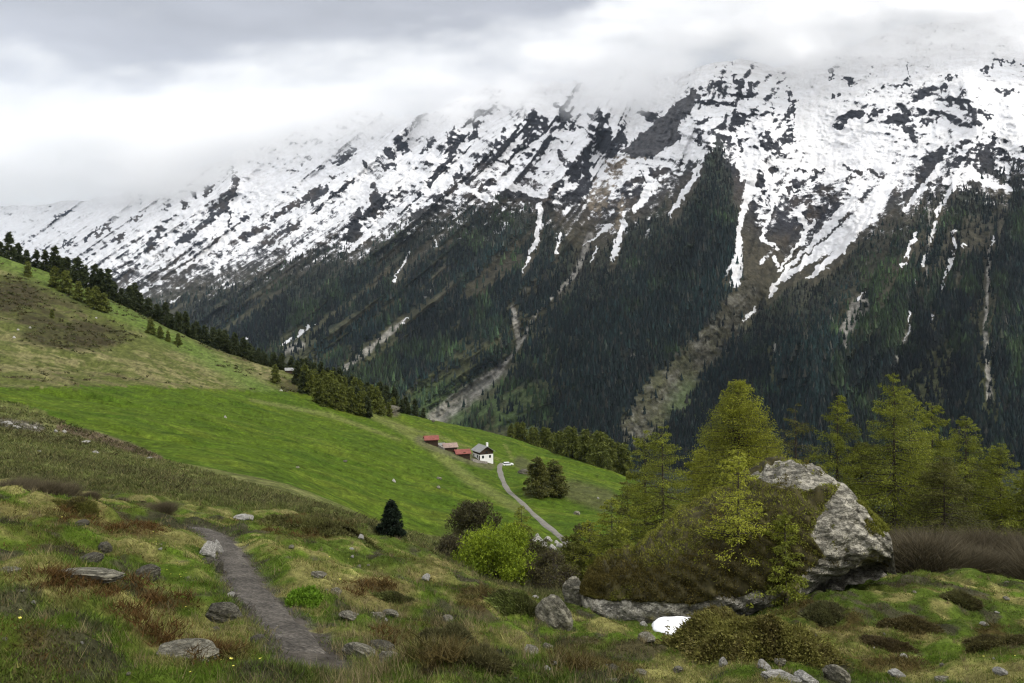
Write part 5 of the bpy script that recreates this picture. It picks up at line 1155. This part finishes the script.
big('spruce', 391, 537, 499, 50, 12, 825, 'small dark spruce alone on the rim below the meadow', ((0.016, 0.028, 0.014), (0.008, 0.014, 0.008)), nb=160, per=60, leaf=0.12, base=0.0, droop=0.15, top=0.75, ragged=0.2)

# shrubs and bushes around the gully
def shrub(px, py, wpx, hpx, label, name='bush', ymin=40, Y=None, **kw):
    p = at(px, Y) if Y else pick(px, py, ymin); s_ = p[1] / F
    z = p[2]; H = -(py - hpx - HY) * s_ - z if Y else hpx * s_
    o = make_bush(name, bush(wpx * s_, H, **kw), label); o.location = (p[0], p[1], z - 0.05); return o
shrub(497, 583, 92, 52, 'bright yellow green leafy bush in the gully below the meadow', Y=62, seed=901, n=22000, leaf=0.16, col=(0.230, 0.290, 0.020), col2=(0.110, 0.160, 0.014), clumps=60)
shrub(475, 552, 56, 54, 'round olive tree with thin leaves above the bright bush', 'round_tree', Y=92, seed=902, n=9000, leaf=0.22, col=(0.085, 0.085, 0.030), col2=(0.050, 0.045, 0.022), clumps=50, twig=500)
shrub(452, 560, 40, 24, 'grey brown bush left of the bright bush', Y=75, seed=903, n=4000, leaf=0.16, col=(0.095, 0.085, 0.040), col2=(0.055, 0.048, 0.026), clumps=24, twig=300)
shrub(548, 588, 60, 34, 'brown olive bush right of the bright bush', Y=60, seed=904, n=6000, leaf=0.13, col=(0.100, 0.092, 0.032), col2=(0.055, 0.048, 0.022), clumps=30, twig=500)
shrub(572, 565, 34, 34, 'small yellow olive bush left of the boulder tip', Y=66, seed=905, n=5000, leaf=0.15, col=(0.140, 0.150, 0.025), col2=(0.070, 0.075, 0.018), clumps=24)
shrub(530, 560, 46, 26, 'olive bush between the slender larch and the rubble', Y=88, seed=906, n=4000, leaf=0.2, col=(0.085, 0.085, 0.028), col2=(0.045, 0.042, 0.020), clumps=24)
shrub(585, 545, 40, 22, 'brown olive bush beside the end of the road', Y=110, seed=907, n=4000, leaf=0.24, col=(0.085, 0.078, 0.028), col2=(0.045, 0.040, 0.020), clumps=24)
shrub(495, 548, 30, 18, 'dull bush behind the bright yellow green one', Y=98, seed=908, n=3000, leaf=0.2, col=(0.060, 0.062, 0.024), col2=(0.036, 0.034, 0.018), clumps=20)
shrub(303, 603, 38, 13, 'clump of bright green leafy plants right of the path', 'leafy_plant', ymin=4, seed=909, n=6000, leaf=0.06, col=(0.150, 0.260, 0.020), col2=(0.080, 0.150, 0.012), clumps=30, stems=20)
# leafless thicket on the right
def thicket(w, h, seed, n=8000, cols=((0.135, 0.110, 0.062), (0.030, 0.025, 0.016))):
    rg = np.random.default_rng(seed); parts = []
    bx = rg.normal(0, 0.16, n) * w; by = rg.normal(0, 0.16, n) * w; P = np.stack([bx, by, np.zeros(n)], 1)
    lf_ = rg.random(n) ** 0.6; lev = rg.choice([0.0, 0.35, 0.6], n, p=[0.3, 0.35, 0.35]) * h
    P[:, 2] = lev * rg.uniform(0.7, 1.1, n); P[:, :2] *= (1 + 1.1 * lev / h)[:, None]
    D = np.stack([P[:, 0] / w * 1.3 + rg.normal(0, 0.6, n), P[:, 1] / w * 1.3 + rg.normal(0, 0.6, n), np.ones(n)], 1); D *= ((h - P[:, 2]) * rg.uniform(0.2, 1.0, n) * (1 + 0.4 * vn2(P[:, 0] * 3.5, P[:, 1] * 3.5, seed)))[:, None] * np.sqrt(np.clip(1.1 - np.hypot(P[:, 0], P[:, 1]) / (0.75 * w), 0.25, 1))[:, None]
    v, f = soup(P, D, rg.uniform(0.005, 0.013, n), rng=rg)
    c_ = np.array(cols[1]) + (np.array(cols[0]) - np.array(cols[1])) * rg.random(n)[:, None]
    return v, f, np.repeat(c_, 3, 0), np.ones(3 * n // 3, int)
th_protos = [make_bush('bare_shrub', thicket(3.4, 2.7, 950 + i)) for i in range(3)]
k = 0
for row, (Yr, nn_, x0, x1, hs_) in enumerate(((46, 8, 908, 1050, 0.86), (51, 8, 900, 1060, 1.02), (56, 7, 912, 1050, 1.12))):
    for j in range(nn_):
        x = x0 + (x1 - x0) * (j + rnd.uniform(-0.25, 0.25)) / (nn_ - 1); p = at(x, Yr + rnd.uniform(-1.5, 1.5))
        put(th_protos[k % 3], (p[0], p[1], p[2] - 0.1), rnd.uniform(0, 6.28), hs_ * rnd.uniform(0.7, 1.12), '%s leafless purple brown shrub from the boulder in the %s row of the thicket' % (ORD[j], ('front', 'middle', 'back')[row]), 'leafless shrubs of the right thicket'); k += 1

for i, (x, h_, Y) in enumerate([(4, 19, 34), (24, 20, 36), (46, 19, 35), (66, 16, 37), (90, 11, 38), (120, 9, 42), (163, 13, 36), (142, 9, 42)]):
    p = at(x, Y); H = -(np.interp(x, [0, 60, 110, 165], [493, 495, 502, 511]) - h_ - HY) * Y / F - p[2]
    put(th_protos[i % 3], (p[0], p[1], p[2] - 0.1), rnd.uniform(0, 6.28), H / 2.7, 'leafless purplish brown bush on the far side of the knoll, %s from the left' % ORD[i], 'leafless bushes beyond the knoll')
# ------------------------------------------------------------------ grass, heather and flowers
rg = np.random.default_rng(99)
def scatter(n, y0, y1, px0=-30, px1=1054):
    Y = np.exp(rg.uniform(math.log(y0), math.log(y1), n)); px = rg.uniform(px0, px1, n); X = (px - CX) / F * Y; Z = hgt(X, Y)
    py = HY - F * Z / Y; k_ = py < 700; return X[k_], Y[k_], Z[k_], px[k_], py[k_]
def blades(X, Y, Z, per, hgt_, wid, spread, lean, col):
    n = len(X); i = np.repeat(np.arange(n), per); m = len(i)
    P = np.stack([X[i] + rg.normal(0, 1, m) * spread[i], Y[i] + rg.normal(0, 1, m) * spread[i], Z[i] - 0.02], 1)
    D = np.stack([rg.normal(0, lean, m), rg.normal(0, lean, m), np.ones(m)], 1) * (hgt_[i] * rg.uniform(0.5, 1.25, m))[:, None]
    v, f = soup(P, D, wid[i] * rg.uniform(0.6, 1.4, m), rng=rg)
    return v, f, np.repeat(np.clip(col[i] * rg.uniform(0.65, 1.45, (m, 1)), 0, 1), 3, 0)
X, Y, Z, px, py = scatter(150000, 4.5, 62)
_e = scatter(26000, 4.2, 11); X, Y, Z, px, py = (np.concatenate(q_) for q_ in zip((X, Y, Z, px, py), _e))
pdist = line_w(_path, X, Y); vis = (pdist > 0.34 + 0.22 * rg.random(len(X)) + 0.1 * fbm2(X / 0.5, Y / 0.5, 2, 59)) & ~((px > 590) & (px < 880) & (Y > 34) & (Y < 43))
hm = heath_mask(px, py); vis &= (rg.random(len(X)) > 0.5 * hm) & (np.hypot((px - 681) / 32, (py - 636) / 14) > 1)
X, Y, Z, px, py = (q_[vis] for q_ in (X, Y, Z, px, py))
gcol = zones(X, Y, Z) * 1.3
dryness = (rg.random(len(X)) < 0.16 + 0.25 * sstep(0.0, 0.6, fbm2(X / 1.6, Y / 1.6, 3, 47)))
gcol[dryness] = gcol[dryness] * 0.45 + L(0.18, 0.145, 0.055) * 0.55
lush = (rg.random(len(X)) < 0.3); gcol[lush] = gcol[lush] * 0.4 + L(0.075, 0.130, 0.010) * 0.6
sz = np.clip(0.05 + 0.045 * fbm2(X / 1.3, Y / 1.3, 2, 55) + 0.03 * rg.random(len(X)), 0.03, 0.2)
v, f, c_ = blades(X, Y, Z, 6, sz * 1.1, 0.0042 + Y * 0.00028, 0.045 + Y * 0.0012, 0.45, gcol)
tag(link('grass', mesh_np('grass', v, f, c_, (M['grass'],))), 'short green and straw coloured grass over the foreground slopes', 'grass', kind='stuff')
# coarser grass of the middle slopes
X, Y, Z, px, py = scatter(60000, 48, 135)
gcm = zones(X, Y, Z); kk = ~in_poly(px, py, MEADOW); X, Y, Z, gcm = X[kk], Y[kk], Z[kk], gcm[kk]
gcm = gcm * rg.uniform(0.8, 1.5, (len(X), 1)); st_ = rg.random(len(X)) < 0.25; gcm[st_] = gcm[st_] * 0.4 + L(0.18, 0.155, 0.07) * 0.6
v, f, c_ = blades(X, Y, Z, 4, np.full(len(X), 0.30), 0.0006 * Y, 0.002 * Y, 0.5, gcm)
tag(link('slope_grass', mesh_np('slope_grass', v, f, c_, (M['grass'],))), 'coarse olive and straw grass on the slope below the bright meadow', 'grass', kind='stuff')
# low scrub clumps on the upper and middle slopes
X, Y, Z, px, py = scatter(26000, 55, 430)
w_ = sstep(0.05, 0.5, fbm2(X / 30, Y / 30, 3, 41) + 0.5 * fbm2(X / 1.6, Y / 1.6, 3, 47) + 0.4 * fbm2(X / 8, Y / 8, 3, 43))
w_ = np.maximum(w_ * 0.5, 1.0 * (1 - sstep(0.6, 1.2, np.hypot((px - 78) / 62, (py - 335) / 17)))); w_ = np.maximum(w_, 1 - sstep(0.6, 1.2, np.hypot((px - 8) / 35, (py - 295) / 22))); w_ = np.maximum(w_, 0.8 * (1 - sstep(0.5, 1.2, seg_dist(px, py, [(55, 426, 5), (95, 434, 7), (150, 452, 7)]))))
w_ = np.maximum(w_, 0.5 * sstep(440, 500, px) * sstep(535, 550, py))
kk = (rg.random(len(X)) < w_) & ~(in_poly(px, py, MEADOW)); X, Y, Z = X[kk], Y[kk], Z[kk]
cc = L(0.060, 0.048, 0.022) + (L(0.060, 0.070, 0.022) - L(0.060, 0.048, 0.022)) * rg.random(len(X))[:, None]
v, f, c_ = blades(X, Y, Z, 7, 0.25 + 0.0016 * Y, 0.0010 * Y, 0.15 + 0.0012 * Y, 0.8, cc)
tag(link('scrub', mesh_np('scrub', v, f, c_, (M['leaf'],))), 'low dark scrub dotted over the rough slopes', 'scrub', kind='stuff')
# taller dry tufts
X, Y, Z, px, py = scatter(9000, 8, 45)
wt = np.clip(np.exp(-((px - 370) / 60) ** 2 - ((py - 655) / 30) ** 2) * 1.2 + 0.6 * np.exp(-((px - 450) / 110) ** 2 - ((py - 610) / 45) ** 2) + 0.10 + 0.3 * np.exp(-((px - 620) / 60) ** 2 - ((py - 640) / 30) ** 2), 0, 1)
kk = (rg.random(len(X)) < wt) & (line_w(_path, X, Y) > 0.55)
X, Y, Z = X[kk], Y[kk], Z[kk]
dc = L(0.20, 0.165, 0.085) + (L(0.13, 0.15, 0.04) - L(0.20, 0.165, 0.085)) * (rg.random(len(X)) < 0.35)[:, None]
v, f, c_ = blades(X, Y, Z, 16, np.full(len(X), 0.22), 0.003 + Y * 0.00018, np.full(len(X), 0.05), 0.35, dc)
tag(link('dry_grass', mesh_np('dry_grass', v, f, c_, (M['grass'],))), 'taller straw coloured dry grass tufts beside the path and slope', 'grass', kind='stuff')
# heather
X, Y, Z, px, py = scatter(90000, 7, 50)
hm = heath_mask(px, py) + 0.28 * sstep(0.25, 0.7, fbm2(X / 3.0 + 9, Y / 3.0, 3, 61))
kk = (rg.random(len(X)) < hm) & (line_w(_path, X, Y) > 0.6); X, Y, Z, px, py = (q_[kk] for q_ in (X, Y, Z, px, py))
hmk = sstep(0.0, 0.8, heath_mask(px, py)); nn2 = fbm2(X / 0.7, Y / 0.7, 3, 66)
hc = L(0.078, 0.044, 0.013) + (L(0.080, 0.075, 0.020) - L(0.078, 0.044, 0.013)) * sstep(-0.1, 0.6, nn2)[:, None]
hc = hc + (L(0.085, 0.074, 0.024) - hc) * (0.6 * sstep(330, 460, px))[:, None]
lift = hmk * np.clip(0.10 + 0.16 * fbm2(X / 0.9, Y / 0.9, 2, 68), 0, 0.35)
v, f, c_ = blades(X, Y, Z + lift * 0.6, 7, 0.06 + lift * 0.5, 0.005 + Y * 0.0003, 0.05 + Y * 0.001, 0.75, hc)
tag(link('heather', mesh_np('heather', v, f, c_, (M['leaf'],))), 'rusty brown low heather patches among the foreground grass', 'heather', kind='stuff')
# yellow flowers
M['petal'] = NT('yellow_petals').fin((0.72, 0.66, 0.12), 0.7); 
fl = MB(); 
for k_ in range(6):
    a = k_ * math.pi / 3; fl.add([(0, 0, .10), (.022 * math.cos(a - .35), .022 * math.sin(a - .35), .108), (.034 * math.cos(a), .034 * math.sin(a), .112), (.022 * math.cos(a + .35), .022 * math.sin(a + .35), .108)], [(0, 1, 2, 3)])
proto = fl.build('wildflower', M['petal']); 
_rb = random.Random(8); used = False
for (cx_, cy_, sx, sy, n_) in ((185, 575, 12, 10, 14), (150, 545, 10, 8, 7), (225, 668, 22, 5, 9), (60, 515, 18, 8, 6), (470, 560 + 40, 30, 20, 5), (325, 575, 15, 15, 5), (950, 655, 30, 10, 6), (20, 640, 12, 12, 3)):
    for _ in range(n_):
        p = pick(cx_ + _rb.gauss(0, sx), cy_ + _rb.gauss(0, sy), 4)
        o = proto if not used else proto.copy()
        if used: C.objects.link(o)
        used = True; o.location = (p[0], p[1], p[2] + .03); s_ = _rb.uniform(0.5, 0.85); o.scale = (s_, s_, s_); o.rotation_euler = (_rb.uniform(-.6, .2), _rb.uniform(-.3, .3), 0)
        tag(o, 'small pale yellow wildflower in the foreground grass', 'flower', 'yellow wildflowers in the turf')

# ------------------------------------------------------------------ cloud bank round the peaks and valley haze
def vol(name, dens, col, aniso=0.2):
    m = bpy.data.materials.new(name); m.use_nodes = True; n_ = m.node_tree.nodes; n_.clear()
    o_ = n_.new('ShaderNodeOutputMaterial'); p_ = n_.new('ShaderNodeVolumePrincipled'); p_.inputs['Color'].default_value = (*col, 1); p_.inputs['Density'].default_value = dens; p_.inputs['Anisotropy'].default_value = aniso
    m.node_tree.links.new(p_.outputs[0], o_.inputs['Volume']); return m
# lens shaped bank: its near surface bulges away from the range, its lower rim meets the slopes
rim_k = [(-500, 262), (0, 258), (60, 244), (130, 230), (170, 216), (235, 186), (300, 170), (350, 157), (400, 148), (450, 139), (500, 127), (560, 119), (600, 120), (640, 116), (680, 104), (705, 86), (740, 74), (775, 80), (800, 92), (830, 86), (900, 76), (960, 68), (1024, 62), (1600, 30)]
cpx = np.linspace(-500, 1600, 620); NRc = 110
rim = np.interp(cpx, *np.array(rim_k, float).T) + 9 * fbm2(cpx / 45, cpx * 0, 4, 401)
vv_ = np.linspace(0, 1, NRc)
CPX = np.broadcast_to(cpx, (NRc, len(cpx))); CPY = rim[None, :] + (-330 - rim[None, :]) * (vv_ ** 1.3)[:, None]
Dm_ = mdepth_base(CPX, np.maximum(CPY, np.interp(cpx, *np.array(crest_k, float).T)[None, :]))
thick = (sstep(0, 0.22, vv_)[:, None] * 0.9 + 0.1 * vv_[:, None]) * 1150 * np.minimum(Dm_ / 4500, 1.0) * np.clip(1 + 0.8 * fbm2(CPX / 80, CPY / 26, 6, 405, 0.6), 0.1, 3) * sstep(1.02, 0.85, vv_)[:, None]
ytop = np.interp(CPX, [0, 420, 560, 680, 800], [84, 62, 40, -30, -150]) + 34 * fbm2(CPX / 150, CPY / 45, 5, 411)
thick = thick * sstep(-40, 60, CPY - ytop)
Df = Dm_ * 0.995 - np.maximum(thick, 2)
FR = np.stack([(CPX - CX) / F * Df, Df, -(CPY - HY) / F * Df], -1)
Db = Dm_ * 1.0 + 700 * sstep(-40, 60, CPY - ytop) * sstep(0, 0.5, vv_)[:, None] * sstep(1.02, 0.85, vv_)[:, None]
BK = np.stack([(CPX - CX) / F * Db, Db, -(CPY - HY) / F * Db], -1)
nR, nC = NRc, len(cpx); fA = grid_faces(nR, nC); fB = fA[:, ::-1] + nR * nC
ii = np.arange(nR * nC).reshape(nR, nC); edge = []
for a, b in ((ii[0], 1), (ii[-1], -1), (ii[:, 0], -1), (ii[:, -1], 1)):
    s1 = np.stack([a[:-1], a[1:], a[1:] + nR * nC, a[:-1] + nR * nC], 1); edge.append(s1 if b < 0 else s1[:, ::-1])
me = mesh_np('cloud_bank', np.concatenate([FR.reshape(-1, 3), BK.reshape(-1, 3)]), np.concatenate([fA, fB] + edge), None, (vol('cloud_vapour', 0.0032, (1.0, 1.0, 1.0), 0.35),))
tag(link('cloud_bank', me), 'pale low cloud wrapping the tops of the range', 'cloud', kind='stuff')
hz = MB().box(-16500, 13500, -2000, 24500, -3500, 6800).build('haze', vol('haze_air', 0.000011, (0.66, 0.80, 1.0), 0.0))
tag(hz, 'thin valley haze in the air', 'haze', kind='stuff')
